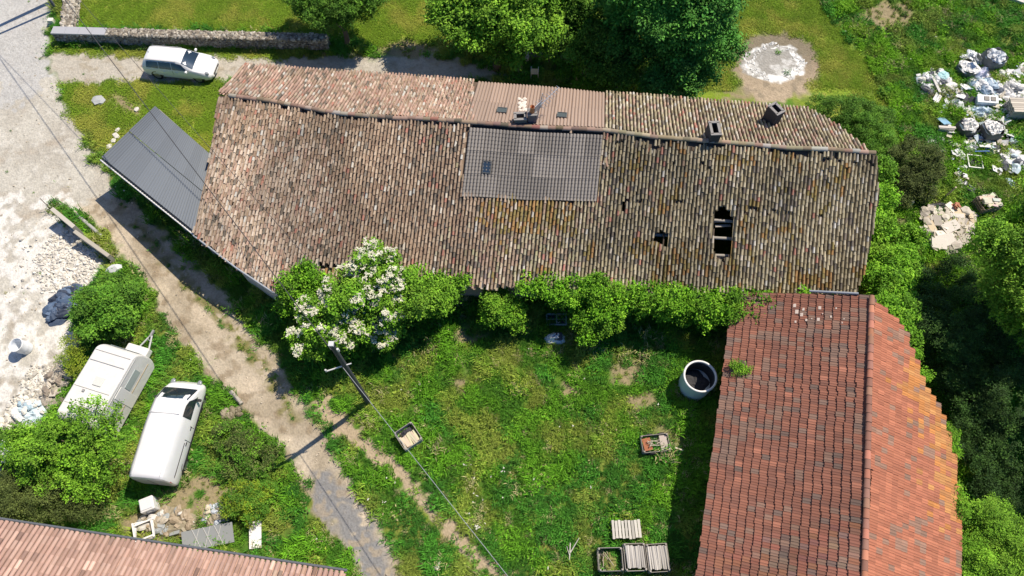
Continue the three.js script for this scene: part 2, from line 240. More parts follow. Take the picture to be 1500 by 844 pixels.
const slipped = (px, py) => cracks.some(([a, b, c, d], i) => px > a && px < c && Math.abs(py - lerp(b, d, (px - a) / (c - a)) - (noise(px * .12, i * 9) - .5) * 7) < 3.6 && noise(px * .11 + 5, i * 7.3) > .54);
const keepS = (px, py) => inPoly(clipS, px, py) && !slipped(px, py) && !inPoly(greyPatch, px, py) && !inPoly(notch, px, py) && !holes.some(h => inPoly(h, px, py));
const keepSdeck = (px, py) => inPoly(clipS, px, py) && !inPoly(notch, px, py) && !holes.some(h => inPoly(h, px, py));
const tanT = [[.42, .315, .225], [.37, .27, .19], [.32, .228, .16], [.46, .36, .265], [.285, .2, .14], [.35, .265, .19]], roseT = [[.47, .315, .245], [.43, .285, .22], [.51, .36, .28], [.39, .265, .21]], pinkT = [[.50, .39, .30], [.54, .435, .34], [.44, .31, .235], [.57, .475, .38], [.40, .275, .21], [.46, .365, .285]], oliveT = [[.40, .345, .215], [.45, .385, .255], [.34, .285, .18], [.49, .43, .30], [.28, .235, .15], [.42, .37, .26]], redT = [[.44, .215, .155], [.42, .2, .15]], paleT = [[.60, .53, .43], [.56, .52, .45], [.52, .50, .45]], mossT = [[.31, .22, .08], [.26, .205, .075], [.37, .215, .085]], darkT = [[.17, .145, .115], [.2, .165, .13]], Z_ = 0;
function colS(px, py, R) {
  const n = fbm(px * .022 + 5, py * .022, 2), lb = smooth(40, -60, (px - 505) + (py - 300) * -.35), rt = smooth(640, 930, px + (n - .5) * 260);
  let p = R() < lb * .85 * (py > 210 ? 1 : .3) ? pinkT : R() < rt ? oliveT : tanT; const k = R();
  if (k < .035) p = paleT; else if (k < .055) p = redT; else if (k < .12 + .1 * smooth(.5, .75, n)) p = darkT;
  const moss = Math.max(smooth(95, 20, Math.hypot((px - 775) / 1.1, (py - 312) * 2.2)), smooth(.56, .74, fbm(px * .03 + 60, py * .03 + 9, 2)) * rt * .75); if (R() < moss * .75) p = mossT;
  const c = pick(R, p), f = (.68 + R() * .3) * lerp(.76, 1.24, smooth(.25, .75, fbm(px * .014 + 20, py * .009 + 4, 3))); return rgb(c[0] * f, c[1] * f, c[2] * f);
}
tileSlope(barn, { name: 'roof_tile', surf: barnS, s0: -.6, s1: BLEN + 1.2, pitch: .186, row: .28, keep: keepS, color: colS, geos: canalGeo, seed: 21, channel: true, single: 300, ragged: .3, jit: .08, yaw: .1 });
deck(barn, 'roof_deck', barnS, -.6, BLEN + 1.2, deckMat, keepSdeck, .05);
const clipN = [[319, 139], [362, 90], [690, 112], [1160, 152], [1205, 172], [1228, 186], [1262, 214], [1292, 236], [1200, 250], [300, 250]];
const keepN = (px, py) => inPoly(clipN, px, py) && !(px > 693 + (150 - py) * .02 && px < 886) && py > -50;
const keepNd = (px, py) => inPoly(clipN, px, py);
function colN(px, py, R) { const rt = smooth(860, 900, px); let p = R() < rt * .75 ? oliveT : R() < .55 ? roseT : R() < .4 ? pinkT : tanT; const k = R(); if (k < .08) p = paleT; else if (k < .11) p = redT; else if (k < .17) p = darkT; const c = pick(R, p), f = ((rt > .5 ? .8 : .7) + R() * .36) * lerp(.85, 1.12, fbm(px * .02, py * .03, 2)); return rgb(c[0] * f, c[1] * f, c[2] * f); }
tileSlope(barn, { name: 'roof_tile', surf: barnN, s0: -.9, s1: BLEN + .2, pitch: .186, row: .28, keep: keepN, color: colN, geos: canalGeo, seed: 22, channel: true, single: 0, ragged: .1, jit: .05 });
deck(barn, 'roof_deck', barnN, -.9, BLEN + .2, deckMat, keepNd, .05, .2, 24);
// wavy fibre sheets: panels laid over the deck
function sheets(parent, name, surf, poly, s0, s1, v0, v1, width, len, pitch, amp, m, lift, stepRow, seed, tint, sharp = .62) {
  const R = rng(seed), L = surf((s0 + s1) / 2, 1).distanceTo(surf((s0 + s1) / 2, 0)), nc = Math.round((s1 - s0) / width), nr = Math.max(1, Math.round((v1 - v0) * L / len)), o = parent.position;
  for (let a = 0; a < nc; a++) for (let b = 0; b < nr; b++) {
    const pos = [], idx = [], sa = lerp(s0, s1, a / nc), sb = lerp(s0, s1, (a + 1) / nc), va = lerp(v0, v1, b / nr) - (b ? .012 : 0), vb = lerp(v0, v1, (b + 1) / nr), waves = Math.round((sb - sa) / pitch), nu = waves * 8, rows = stepRow ? Math.round((vb - va) * L / stepRow) : 1, vs = [];
    for (let r = 0; r < rows; r++) { vs.push([lerp(va, vb, r / rows), 0], [lerp(va, vb, (r + .96) / rows), stepRow ? .03 : 0]); }
    const base = lift + (a % 2) * .004 + (stepRow ? 0 : .016 * (nr - 1 - b)) * 0 + R() * .004;
    vs.forEach(([v, dy]) => { for (let i = 0; i <= nu; i++) { const s = lerp(sa, sb, i / nu), f = frame(surf, s, v), y = base + dy + (b < nr - 1 ? .0 : 0) + amp * Math.pow(Math.abs(Math.sin(Math.PI * i / 8)), sharp) + (v - va) / (vb - va) * .014; pos.push(f.p.x - o.x + f.m.elements[4] * y, f.p.y - o.y + f.m.elements[5] * y, f.p.z - o.z + f.m.elements[6] * y); } });
    for (let r = 0; r < vs.length - 1; r++) for (let i = 0; i < nu; i++) { const p = r * (nu + 1) + i, q = p + nu + 1; idx.push(p, q, p + 1, p + 1, q, q + 1); }
    const c = tint(R); part(name, geoOf(pos, idx), mat(c[0], c[1], c[2], .88), parent);
  }
}
{
  const sAt = (x, y, h) => barnAx.s(g(x, y, h));
  sheets(barn, 'roof_sheet', barnS, null, sAt(683, 230, 4.9), sAt(879, 240, 4.9), .03, .455, .9, 1.12, .186, .1, null, .04, .19, 5, R => { const f = .82 + R() * .36; return [.255 * f, .235 * f, .215 * f]; });
  sheets(barn, 'roof_sheet', barnN, null, sAt(692, 150, 4.6), sAt(885, 165, 4.6), .02, .985, .92, 2.3, .186, .09, null, .04, 0, 6, R => { const f = .92 + R() * .16; return [.34 * f, .255 * f, .205 * f]; });
}
// ridge caps
const capGeo = barrel(.25, .27, .46, .11, 6);
{
  const R = rng(31), n = Math.round(BLEN / .4), o = barn.position;
  for (let i = 0; i < n; i++) {
    const s = (i + .1) * BLEN / n, p = barnS(s, 0), q = barnS(s + .4, 0), t = q.clone().sub(p).normalize(), a = V3(t.z, 0, -t.x).normalize(), nn = new THREE.Vector3().crossVectors(t, a).normalize();
    const c = colN(s / BLEN * 950 + 320, 150, R).multiplyScalar(.72), me = part('ridge_tile', capGeo, clayOf(c), barn), M = new THREE.Matrix4().makeBasis(a, nn.y < 0 ? nn.negate() : nn, t); M.setPosition(p.sub(o).add(V3((R() - .5) * .03, .045 + R() * .02, (R() - .5) * .04))); M.decompose(me.position, me.quaternion, me.scale);
  }
}
// walls under the eaves
{
  const P = (x, y, h) => g(x, y, h), b = [P(332, 150, 4.4), P(302, 322, 2.7), P(410, 392, 2.9), P(1240, 398, 2.9), P(1274, 300, 4.2), P(1268, 232, RH), P(1200, 185, 4.1), P(368, 110, 3.0)];
  const hs = [4.4, 2.7, 2.3, 2.3, 4.0, 5.15, 3.6, 2.95];
  for (let i = 0; i < b.length; i++) { const A = b[i], B = b[(i + 1) % b.length]; wallSeg(barn, 'wall', A, B, hs[i], hs[(i + 1) % b.length], .45, stoneMat); }
  wallSeg(barn, 'wall_plaster', g(340, 380, 2.7), g(400, 421, 2.5), 2.5, 2.3, .06, plasterMat);
  const o = barn.position, gut = [g(283, 345, 2.92), g(345, 392, 2.75), g(402, 430, 2.6)].map(p => p.sub(o)); for (let i = 0; i < 2; i++) part('gutter', bar(gut[i], gut[i + 1], .05, .05, 6), zinc, barn);
  // timbers seen through the holes
  for (let s = 2; s < BLEN; s += .62) { const a = barnS(s, .04), c = barnS(s, .97); const k = proj(...barnS(s, .6).toArray()); if (k[0] > 900 && k[0] < 1120 && !(k[0] > 1040 && k[0] < 1072)) { a.y -= .2; c.y -= .2; part('rafter', bar(a.sub(o), c.sub(o), .045, .045, 4), darkWood, barn); } }
  for (const v of [.5, .62, .74, .88]) { const a = barnS(BLEN * .6, v), c = barnS(BLEN * .86, v); a.y -= .36; c.y -= .36; part('purlin', bar(a.sub(o), c.sub(o), .09, .09, 6), greyWood, barn); }
  for (const [x, y, w] of [[1058, 322, .9], [1060, 329, .8], [1060, 376, .8]]) { const p = g(x, y, 3.75 - (y - 320) * .018).sub(o); part('batten', box(w, .03, .14, p.x, p.y - .12, p.z, .05), greyWood, barn); }
  // splintered boards pushed up by the missing tiles
  const R = rng(8); for (let i = 0; i < 9; i++) { const p = g(890 + (R() - .5) * 12, 228 + (R() - .5) * 18, 4.95).sub(o); part('broken_board', box(.06 + R() * .05, .025, .5 + R() * .5, p.x, p.y + .12 + R() * .06, p.z, (R() - .3) * 1.3, .25, (R() - .5) * .6), i % 3 ? greyWood : mat(.42, .28, .2), barn); }
  const p = g(912, 262, 4.55).sub(o); part('broken_board', box(.04, .02, .7, p.x, p.y + .13, p.z, .25, .3), mat(.6, .55, .45), barn);
}
// lower tile patch in the notch by the elder
{
  const s0 = barnAx.s(g(459, 400, 2.6)), s1 = barnAx.s(g(500, 400, 2.6)), top = curve(barnAx, [[430, 386], [520, 386]], 2.75), bot = curve(barnAx, [[430, 426], [520, 426]], 2.3), sf = slope(barnAx, top, bot, 9, .02);
  tileSlope(barn, { name: 'roof_tile', surf: sf, s0, s1, pitch: .186, row: .28, keep: () => true, color: (x, y, R) => { const c = pick(R, [...tanT, ...mossT, ...pinkT]), f = .8 + R() * .4; return rgb(c[0] * f, c[1] * f, c[2] * f); }, geos: canalGeo, seed: 41, channel: true, single: 0 });
  deck(barn, 'roof_deck', sf, s0, s1, deckMat, () => true, .05, .2, 6);
}
// roof window, vents, chimneys
function onRoof(surf, px, py, h0) { let h = h0; for (let i = 0; i < 25; i++) { const p = g(px, py, h), s = barnAx.s(p), [w0, a] = ridgeC(s), [w1, b] = (surf === barnS ? southC : northC)(s), v = (barnAx.w(p) - w0) / (w1 - w0); h = lerp(h, lerp(a, b, v), .6); } return g(px, py, h); }
const slateGlass = new THREE.MeshPhysicalMaterial({ color: rgb(.03, .05, .08), roughness: .12, clearcoat: 1 });
function roofPanel(surf, px, py, w, d, label, glass, frameM) {
  const p = onRoof(surf, px, py, 4.5), s = barnAx.s(p), [w0] = ridgeC(s), [w1] = (surf === barnS ? southC : northC)(s), v = (barnAx.w(p) - w0) / (w1 - w0), f = frame(surf, s, v);
  const t = new THREE.Group(); t.name = 'roof_window'; t.userData = { label }; barn.add(t); f.m.setPosition(f.p.clone().sub(barn.position)); f.m.decompose(t.position, t.quaternion, t.scale);
  part('window_frame', [box(w, .1, .05, 0, .15, -d / 2), box(w, .1, .05, 0, .15, d / 2), box(.05, .1, d - .05, -w / 2 + .025, .15, 0), box(.05, .1, d - .05, w / 2 - .025, .15, 0)], frameM, t); part('window_pane', box(w - .1, .03, d - .06, 0, .16, 0), glass, t);
}
roofPanel(barnS, 713, 246, .46, .6, 'small roof window in the grey sheets', slateGlass, mat(.06, .07, .08, .5));
const hatch = mat(.075, .095, .10, .55);
roofPanel(barnN, 735, 165, .52, .5, 'dark closed hatch near the twin chimneys', hatch, mat(.09, .105, .11, .6)); roofPanel(barnN, 823, 172, .52, .5, 'dark closed hatch beside the aerial', hatch, mat(.09, .105, .11, .6));
function chimney(px, py, w, d, h, turn, m, label, low = .6) {
  const p = onRoof(barnN, px, py, 5); const t = new THREE.Group(); t.name = 'chimney'; t.userData = { label }; t.position.copy(p.sub(barn.position)); t.position.y -= low; t.rotation.y = turn; barn.add(t);
  const H = h + low, th = .1; part('stack', [box(w, H, th, 0, H / 2, -d / 2 + th / 2), box(w, H, th, 0, H / 2, d / 2 - th / 2), box(th, H, d - 2 * th, -w / 2 + th / 2, H / 2, 0), box(th, H, d - 2 * th, w / 2 - th / 2, H / 2, 0)], m, t); part('flue_lining', box(w - .22, .05, d - .22, 0, H * .55, 0), mat(.03, .028, .026), t);
  part('cap', [box(w + .06, .05, .13, 0, H + .025, -d / 2 + .05), box(w + .06, .05, .13, 0, H + .025, d / 2 - .05), box(.13, .05, d - .16, -w / 2 + .05, H + .025, 0), box(.13, .05, d - .16, w / 2 - .05, H + .025, 0)], mat(.27, .26, .25), t); return t;
}
const chimM = mat(.05, .05, .056);
chimney(1041, 204, .5, .85, .85, .05, chimM, 'dark narrow chimney beside the ridge');
chimney(1128, 178, .5, .75, 1.0, .55, chimM, 'dark turned chimney near the lower verge');
chimney(762, 180, .62, .5, .5, .05, mat(.13, .125, .125), 'dark squat chimney with rubble beside it');
{ const c = chimney(779, 179, .45, .45, .75, .05, mat(.16, .14, .15), 'dark chimney with an orange clay pot'); const pot = new THREE.LatheGeometry([[.0, 1.36], [.13, 1.36], [.12, 1.55], [.09, 1.75], [.12, 1.8], [.1, 1.8], [.07, 1.72]].map(([x, y]) => new THREE.Vector2(x, y)), 12); part('chimney_pot', pot, mat(.6, .24, .1), c);
  const R = rng(3); const rb = []; for (let i = 0; i < 40; i++) { const q = onRoof(barnN, 765 + (R() - .5) * 10, 155 + (R() - .5) * 18, 4.6).sub(barn.position); const dd = new THREE.DodecahedronGeometry(.05 + R() * .07, 0); dd.scale(1, .5, 1); dd.translate(q.x, q.y + .1, q.z); rb.push(dd); } part('mortar_rubble', rb, mat(.72, .66, .58), barn, true); }
{ // aerial lying against the chimney
  const t = thing('roof_aerial', 'grey metal television aerial leaning over the roof beside the chimney pot', 'aerial', onRoof(barnN, 786, 178, 5)), al = mat(.42, .45, .5, .4, { metalness: .6 });
  part('mast', bar(V3(0, 0, 0), V3(.25, 1.7, -.35), .03, .025), al, t); part('boom', bar(V3(.1, 1.0, -.15), V3(1.1, 1.25, -1.15), .02), al, t); const el = []; for (let i = 0; i < 9; i++) { const k = i / 8, c = V3(lerp(.15, 1.1, k), lerp(1.02, 1.25, k), lerp(-.2, -1.15, k)), L = lerp(.34, .16, k); el.push(bar(c.clone().add(V3(-L * .7, 0, -L * .7)), c.clone().add(V3(L * .7, 0, L * .7)), .013, .013, 5)); } el.forEach(e => part('aerial_rod', e, al, t)); part('reflector', [box(.02, .5, .55, .05, 1.0, -.1, -.7), box(.02, .02, .6, .07, 1.25, -.1, -.7)], al, t);
}
// --- dark sheet shed against the gable ---
{
  const A = g(148, 232, 2.5), B = g(284, 341, 3.0), C = g(310, 228, 3.55), D = g(228, 156, 3.45), c0 = A.clone().add(C).multiplyScalar(.5).setY(0);
  const shed = thing('lean_to_shed', 'open shed with dark grey corrugated sheet roof against the barn gable', 'shed', c0), L = A.distanceTo(B);
  const surf = (s, v) => { const t = s / L, a = D.clone().lerp(C, t), b = A.clone().lerp(B, t); return a.lerp(b, v); };
  sheets(shed, 'roof_sheet', surf, null, 0, L, 0, 1, .98, 2.3, .19, .08, null, .02, 0, 17, R => { const f = .92 + R() * .16; return [.19 * f, .215 * f, .245 * f]; }, .9);
  const al = A.clone().sub(c0), bl = B.clone().sub(c0), off = V3(-.05, -.08, .06); part('gutter', bar(al.clone().add(off), bl.clone().add(off), .045, .045, 7), mat(.75, .75, .74, .5), shed); part('fascia', bar(al.clone().add(V3(.02, -.14, -.02)), bl.clone().add(V3(.02, -.14, -.02)), .07, .07, 4), greyWood, shed);
  for (const t of [.03, .35, .68, .97]) { const p = A.clone().lerp(B, t).sub(c0), q = D.clone().lerp(C, t).sub(c0); part('post', bar(V3(p.x + .15, -.05, p.z - .15), V3(p.x + .15, p.y - .1, p.z - .15), .08), greyWood, shed); part('post', bar(V3(q.x - .1, -.05, q.z + .15), V3(q.x - .1, q.y - .1, q.z + .15), .08), greyWood, shed); part('rafter', bar(V3(p.x, p.y - .12, p.z), V3(q.x, q.y - .12, q.z), .07, .07, 4), greyWood, shed); }
  wallSeg(shed, 'wall', g(230, 160, 3.3), g(306, 228, 3.4), 3.2, 3.3, .2, renderMat);
  solo('stone', 'small white stone lying on the dark corrugated sheets', 'stone', new THREE.DodecahedronGeometry(.08, 0), mat(.7, .68, .64), g(250, 237, 3.12));
}
// --- red tile outbuilding ---
const RR = 5.0, RE = 2.5;
{
  const A = g(1277, 440, RR), B = g(1265, 844, RR), ax = axis(A, B), top = s => [(noise(s * .5, 8) - .5) * .1, RR + (noise(s * .45, 2) - .5) * .12]; const L = 15.2;
  const wW = ax.w(g(1040, 690, RE)), wE = ax.w(g(1408, 778, RE));
  const west = slope(ax, top, s => [lerp(ax.w(g(1068, 482, RE)), ax.w(g(1022, 830, RE)), s / 11.2), RE], 51, .055), east = slope(ax, top, s => [wE + .04 * (s - 8), RE], 52, .05);
  const b = thing('outbuilding', 'outbuilding under a red interlocking clay tile gable roof', 'building', ax.at(L / 2, 0, 0));
  const rT = [[.265, .112, .076], [.245, .106, .074], [.28, .117, .078], [.23, .104, .075], [.29, .124, .083]], gT = [[.235, .145, .11], [.22, .142, .112], [.25, .15, .112]], dT = [[.17, .115, .095]], bT = [[.38, .16, .105]];
  const colW = (px, py, R) => { const n = fbm(px * .03 + 2, py * .03, 2), cl = fbm(px * .012 + 60, py * .012 + 3, 2); let p = rT; if (R() < .08 + .5 * smooth(.52, .72, n)) p = gT; if (R() < .06) p = dT; if (R() < .03) p = bT; const c = pick(R, p), f = (.86 + R() * .2) * lerp(.74, 1.18, cl); return rgb(c[0] * f, c[1] * f, c[2] * f); };
  const colE = (px, py, R, s, v) => { const n = fbm(px * .035 + 12, py * .035, 2), ed = 1.3 * smooth(60, 10, ex(py) - px + (n - .5) * 36) * smooth(800, 700, py) * smooth(500, 560, py); let p = [[.40, .15, .088], [.37, .14, .083], [.43, .165, .096]]; if (R() < .06 + .35 * smooth(.55, .72, n)) p = [[.3, .175, .125], [.27, .165, .12]]; if (R() < ed * .7) p = [[.49, .21, .065], [.45, .21, .08], [.5, .25, .09]]; const c = pick(R, p), f = .86 + R() * .28; return rgb(c[0] * f, c[1] * f, c[2] * f); };
  const all = () => true, edge = [[1270, 380], [1284, 440], [1322, 478], [1338, 520], [1353, 560], [1378, 605], [1392, 650], [1400, 700], [1410, 780], [1416, 900], [1430, 1300]], ex = py => { let i = 0; while (i < edge.length - 2 && py > edge[i + 1][1]) i++; const [a, c] = edge[i], [d, e] = edge[i + 1]; return lerp(a, d, (py - c) / (e - c)); }, keepE = (px, py) => px < ex(py) + (noise(py * .11, 3) - .5) * 1;
  tileSlope(b, { name: 'roof_tile', surf: west, s0: -.25, s1: L, pitch: .232, row: .355, keep: all, color: colW, geos: marseilleGeo.slice(0, 1), vary: 0, seed: 61, lift: .0, single: 300, ragged: .04, jit: .034, yaw: .035, colLean: .0, sjit: .006 });
  tileSlope(b, { name: 'roof_tile', surf: east, s0: -.25, s1: L, pitch: .232, row: .355, keep: keepE, color: colE, geos: marseilleGeo.slice(0, 1), vary: 0, seed: 62, lift: .0, single: 0, ragged: .03, jit: .025, yaw: .02, colLean: .0, sjit: .006 });
  deck(b, 'roof_deck', west, -.25, L, deckMat, all, .05, .4, 12); deck(b, 'roof_deck', east, -.25, L, deckMat, keepE, .05, .2, 30);
  const R = rng(64), o = b.position, cg = barrel(.24, .27, .5, .1, 6); for (let s = -.2; s < L; s += .4) { const tp = top(s), p = ax.at(s, tp[0], tp[1] + .04 + R() * .02).sub(o), c = R() < .55 ? rgb(.3, .15, .11) : rgb(.45, .19, .12), me = part('ridge_tile', cg, clayOf(c.multiplyScalar(.8 + R() * .35)), b); const M = new THREE.Matrix4().makeBasis(ax.n, V3(0, 1, 0), ax.e.clone()); M.makeBasis(new THREE.Vector3().crossVectors(V3(0, 1, 0), ax.e), V3(0, 1, 0), ax.e); M.setPosition(p); M.decompose(me.position, me.quaternion, me.scale); }
  const c = [ax.at(.15, lerp(0, wW, .84), 0), ax.at(L - .2, lerp(0, wW, .86), 0), ax.at(L - .2, wE * .94, 0), ax.at(.15, 1.1, 0), ax.at(.15, 0, 0), ax.at(L - .2, 0, 0)];
  wallSeg(b, 'wall', c[0], c[1], 2.4, 2.4, .4, renderMat); wallSeg(b, 'wall', c[2], c[3], 2.3, 4.1, .4, renderMat); wallSeg(b, 'gable_wall', c[0], c[4], 2.4, 4.7, .4, renderMat); wallSeg(b, 'gable_wall', c[4], c[3], 4.7, 4.1, .4, renderMat); wallSeg(b, 'gable_wall', c[1], c[5], 2.4, 4.7, .4, renderMat); wallSeg(b, 'gable_wall', c[5], c[2], 4.7, 2.45, .4, renderMat);
  const p = west(.0, .08).sub(o), q = west(-.1, .42).sub(o); part('flashing', bar(p.add(V3(0, .08, -.28)), q.add(V3(0, .08, -.28)), .06, .06, 6), zinc, b);
  const pm = mat(.62, .52, .45), fl = []; for (let i = 0; i < 14; i++) { const f = frame(west, .4 + R() * .9, .18 + R() * .4), s = .04 + R() * R() * .12, q2 = box(s * 1.4, .02, s); f.m.setPosition(f.p.sub(o).add(V3(0, .075, 0))); q2.applyMatrix4(f.m); fl.push(q2); } part('fallen_mortar', fl, pm, b, true);
}
// --- pink tile house at the lower edge ---
{
  const A = g(-30, 760, 3), B = g(505, 840, 3), ax = axis(A, B), L = ax.s(B), slp = slope(ax, s => [4.6, 4.75], s => [0, 3], 71, .015), so = slope(ax, s => [4.6, 4.75], s => [9.2, 3], 72, .015);
  const h = thing('house', 'house with a pale pink clay tile roof and a dark gutter along its eave', 'house', ax.at(L / 2, 4.6, 0)), all = () => true;
  const col = (px, py, R) => { const c = pick(R, [[.43, .275, .22], [.46, .30, .24], [.40, .255, .2], [.49, .33, .265]]), n = fbm(px * .02, py * .03 + 8, 2), od = R(), f = (od < .04 ? .6 : od < .07 ? 1.35 : 1) * (.86 + R() * .24) * lerp(.85, 1.12, n); return rgb(c[0] * f, c[1] * f, c[2] * f); };
  tileSlope(h, { name: 'roof_tile', surf: slp, s0: -4, s1: L, pitch: .225, row: .37, keep: (x, y, s, v) => v > -.5, color: col, vary: 0, geos: [barrel(.165, .18, .45, .085)], seed: 73, channel: true, single: 300, ragged: .02, jit: .015, yaw: .02, colLean: 0, sjit: .004 });
  deck(h, 'roof_deck', slp, -4, L, deckMat, all, .04, .5, 10); deck(h, 'roof_deck', so, -4, L, mat(.5, .31, .24), all, .0, .5, 10);
  const o = h.position, a = ax.at(-4, -.12, 2.93).sub(o), c = ax.at(L + .05, -.12, 2.93).sub(o); part('gutter', bar(a, c, .065, .065, 7), mat(.11, .12, .14, .5), h);
  const q = [ax.at(-3.8, .4, 0), ax.at(L - .2, .4, 0), ax.at(L - .2, 8.8, 0), ax.at(-3.8, 8.8, 0), ax.at(L - .2, 4.6, 0), ax.at(-3.8, 4.6, 0)]; wallSeg(h, 'wall', q[0], q[1], 2.95, 2.95, .4, renderMat); wallSeg(h, 'wall', q[2], q[3], 2.95, 2.95, .4, renderMat); wallSeg(h, 'gable_wall', q[1], q[4], 2.95, 4.55, .4, renderMat); wallSeg(h, 'gable_wall', q[4], q[2], 4.55, 2.95, .4, renderMat); wallSeg(h, 'gable_wall', q[3], q[5], 2.95, 4.55, .4, renderMat); wallSeg(h, 'gable_wall', q[5], q[0], 4.55, 2.95, .4, renderMat);
}
// ---------- walls, poles, cables ----------
const R0 = rng(77);
const rock = (s, R, fl = .7) => { const d = new THREE.DodecahedronGeometry(s, 0), p = d.attributes.position; const kx = .7 + R() * .7, kz = .7 + R() * .7, seed = Math.floor(R() * 1000); for (let i = 0; i < p.count; i++) { const q = .78 + .44 * hash(Math.round(p.getX(i) * 900) + seed, Math.round(p.getY(i) * 900) * 7 + Math.round(p.getZ(i) * 900)); p.setXYZ(i, p.getX(i) * kx * q, p.getY(i) * fl * q, p.getZ(i) * kz * q); } d.rotateY(R() * 6); d.computeVertexNormals(); return d; };
const rockGeos = [...Array(6)].map((_, i) => rock(1, rng(90 + i)));
const rockWhite = new THREE.MeshStandardMaterial({ color: 0xffffff, roughness: .95 });
function rubbleWall(name, label, A, B, h, th, seed, capTo, stones = 26) {
  const o = thing(name, label, 'wall', A.clone().add(B).multiplyScalar(.5).setY(0)), R = rng(seed), c = o.position, d = B.clone().sub(A).setY(0), L = d.length(); d.normalize(); const n = V3(-d.z, 0, d.x);
  wallSeg(o, 'core', A, B, h - .12, h - .12, th - .14, mat(.3, .26, .2), 0);
  const list = []; const add = (s, y, k, sz) => { const p = A.clone().setY(0).addScaledVector(d, s).addScaledVector(n, k).sub(c); p.y = y; const f = .55 + R() * .75, cc = pick(R, [[.40, .36, .29], [.32, .28, .22], [.46, .43, .37], [.25, .22, .18]]); list.push({ m: place(p, R() * .6, R() * 6, R() * .6, sz * (.8 + R() * .5), sz * .7, sz * (.7 + R() * .4)), c: rgb(cc[0] * f, cc[1] * f, cc[2] * f), k: Math.floor(R() * 6) }); };
  for (let s = 0; s < L; s += .5 / stones * 3.2) { for (let y = .1; y < h - .1; y += .17) { for (const sd of [-1, 1]) if (R() < .85) add(s + R() * .1, y + R() * .06, sd * (th / 2 - .06), .11 + R() * .04); } if (s > capTo) for (let k = -th / 2 + .08; k < th / 2; k += .15) add(s + R() * .1, h - .06 + R() * .1, k + (R() - .5) * .06, .1 + R() * .06); }
  list.sort((a, b) => b.m.elements[5] - a.m.elements[5]);
  inst('rubble_stone_field', rockGeos[seed % 6], rockWhite, list, o, 'stuff');
  if (capTo > 0) { const a = A.clone().sub(c), b = A.clone().addScaledVector(d, capTo).sub(c), ry = -Math.atan2(d.z, d.x); const n2 = 4; for (let i = 0; i < n2; i++) { const p = a.clone().lerp(b, (i + .5) / n2); part('coping_slab', box(capTo / n2 - .015, .09, th + .06, p.x, h - .02, p.z, ry), mat(.40, .41, .44), o); } }
  return o;
}
rubbleWall('rubble_wall', 'old rubble stone wall with grey coping slabs along the lane', g(76, 44, .9), g(478, 55, .9), .9, .55, 4, g(76, 44, .9).distanceTo(g(155, 46, .9)));
rubbleWall('rubble_wall', 'short rubble wall running away from the white block to the road', g(98, 41, .5), g(104, -25, .5), .5, .8, 5, 0);
solo('stone_block', 'square white stone block at the corner of the rubble wall', 'block', rbox(.36, .4, .3, .03, 0, .2, 0), mat(.74, .72, .62), g(78, 35, 0));
function utilityPole(name, label, base, h, r = .16) { const t = thing(name, label, 'pole', base, 0, 'utility poles carrying the cables'); part('shaft', bar(V3(0, -.3, 0), V3(0, h, 0), r, r * .72, 12), mat(.05, .056, .062, .8), t); return t; }
const poleB = g(540, 590), polH = 8.05;
{
  const t = utilityPole('utility_pole', 'dark utility pole with a crossarm rising beside the flowering elder', poleB, polH, .14), m = mat(.62, .62, .6, .5);
  part('crossarm', bar(V3(-.75, 5.6, .28), V3(.12, 5.6, -.02), .035, .035, 6), m, t); part('insulator', bar(V3(-.75, 5.6, .28), V3(-.75, 5.78, .28), .05, .04), m, t); part('bracket', bar(V3(.12, 5.75, .05), V3(.32, 5.75, -.02), .03), m, t); part('pole_cap', box(.2, .1, .2, 0, polH + .04, 0), mat(.6, .62, .62), t); part('insulator', bar(V3(.2, polH - .5, .1), V3(.2, polH - .25, .1), .05, .05), m, t);
}
const farP = g(87, -3), p2 = utilityPole('utility_pole', 'utility pole at the head of the road behind the rubble wall end', farP, 8.2, .17);
{ const a = V3(.05, 7.4, .1); part('strut', bar(V3(.1, -.2, 1.05), V3(-.05, 7.2, .9), .1, .08), mat(.115, .125, .14, .8), p2); part('crossarm', bar(V3(-.5, 7.9, -.3), V3(.5, 7.9, 1.1), .05), mat(.3, .3, .3), p2); }
const nearP = g(905, 1062, 0); utilityPole('utility_pole', 'utility pole standing beyond the courtyard below the red roof', nearP, 7.6);
function cable(label, A, B, sag, r, m) { const pts = []; for (let i = 0; i <= 24; i++) { const k = i / 24, p = A.clone().lerp(B, k); p.y -= sag * 4 * k * (1 - k); pts.push(p.sub(A)); } const geo = new THREE.TubeGeometry(new THREE.CatmullRomCurve3(pts), 60, r, 5); return solo('overhead_cable', label, 'cable', geo, m, A); }
const cabM = mat(.05, .05, .055, .7), cabL = mat(.3, .32, .33, .6);
cable('black overhead cable crossing the shed roof and the barn corner', farP.clone().add(V3(0, 7.7, 0)), poleB.clone().add(V3(-.15, 7.4, 0)), .18, .02, cabM);
cable('thin overhead cable from the pole crossarm over the courtyard meadow', poleB.clone().add(V3(-.12, 5.7, .05)), nearP.clone().add(V3(0, 6.9, 0)), .15, .014, cabL);
cable('thin black wire running high over the rubble wall', farP.clone().add(V3(.5, 7.9, .5)), g(470, 400, 5.5), .2, .013, cabM);
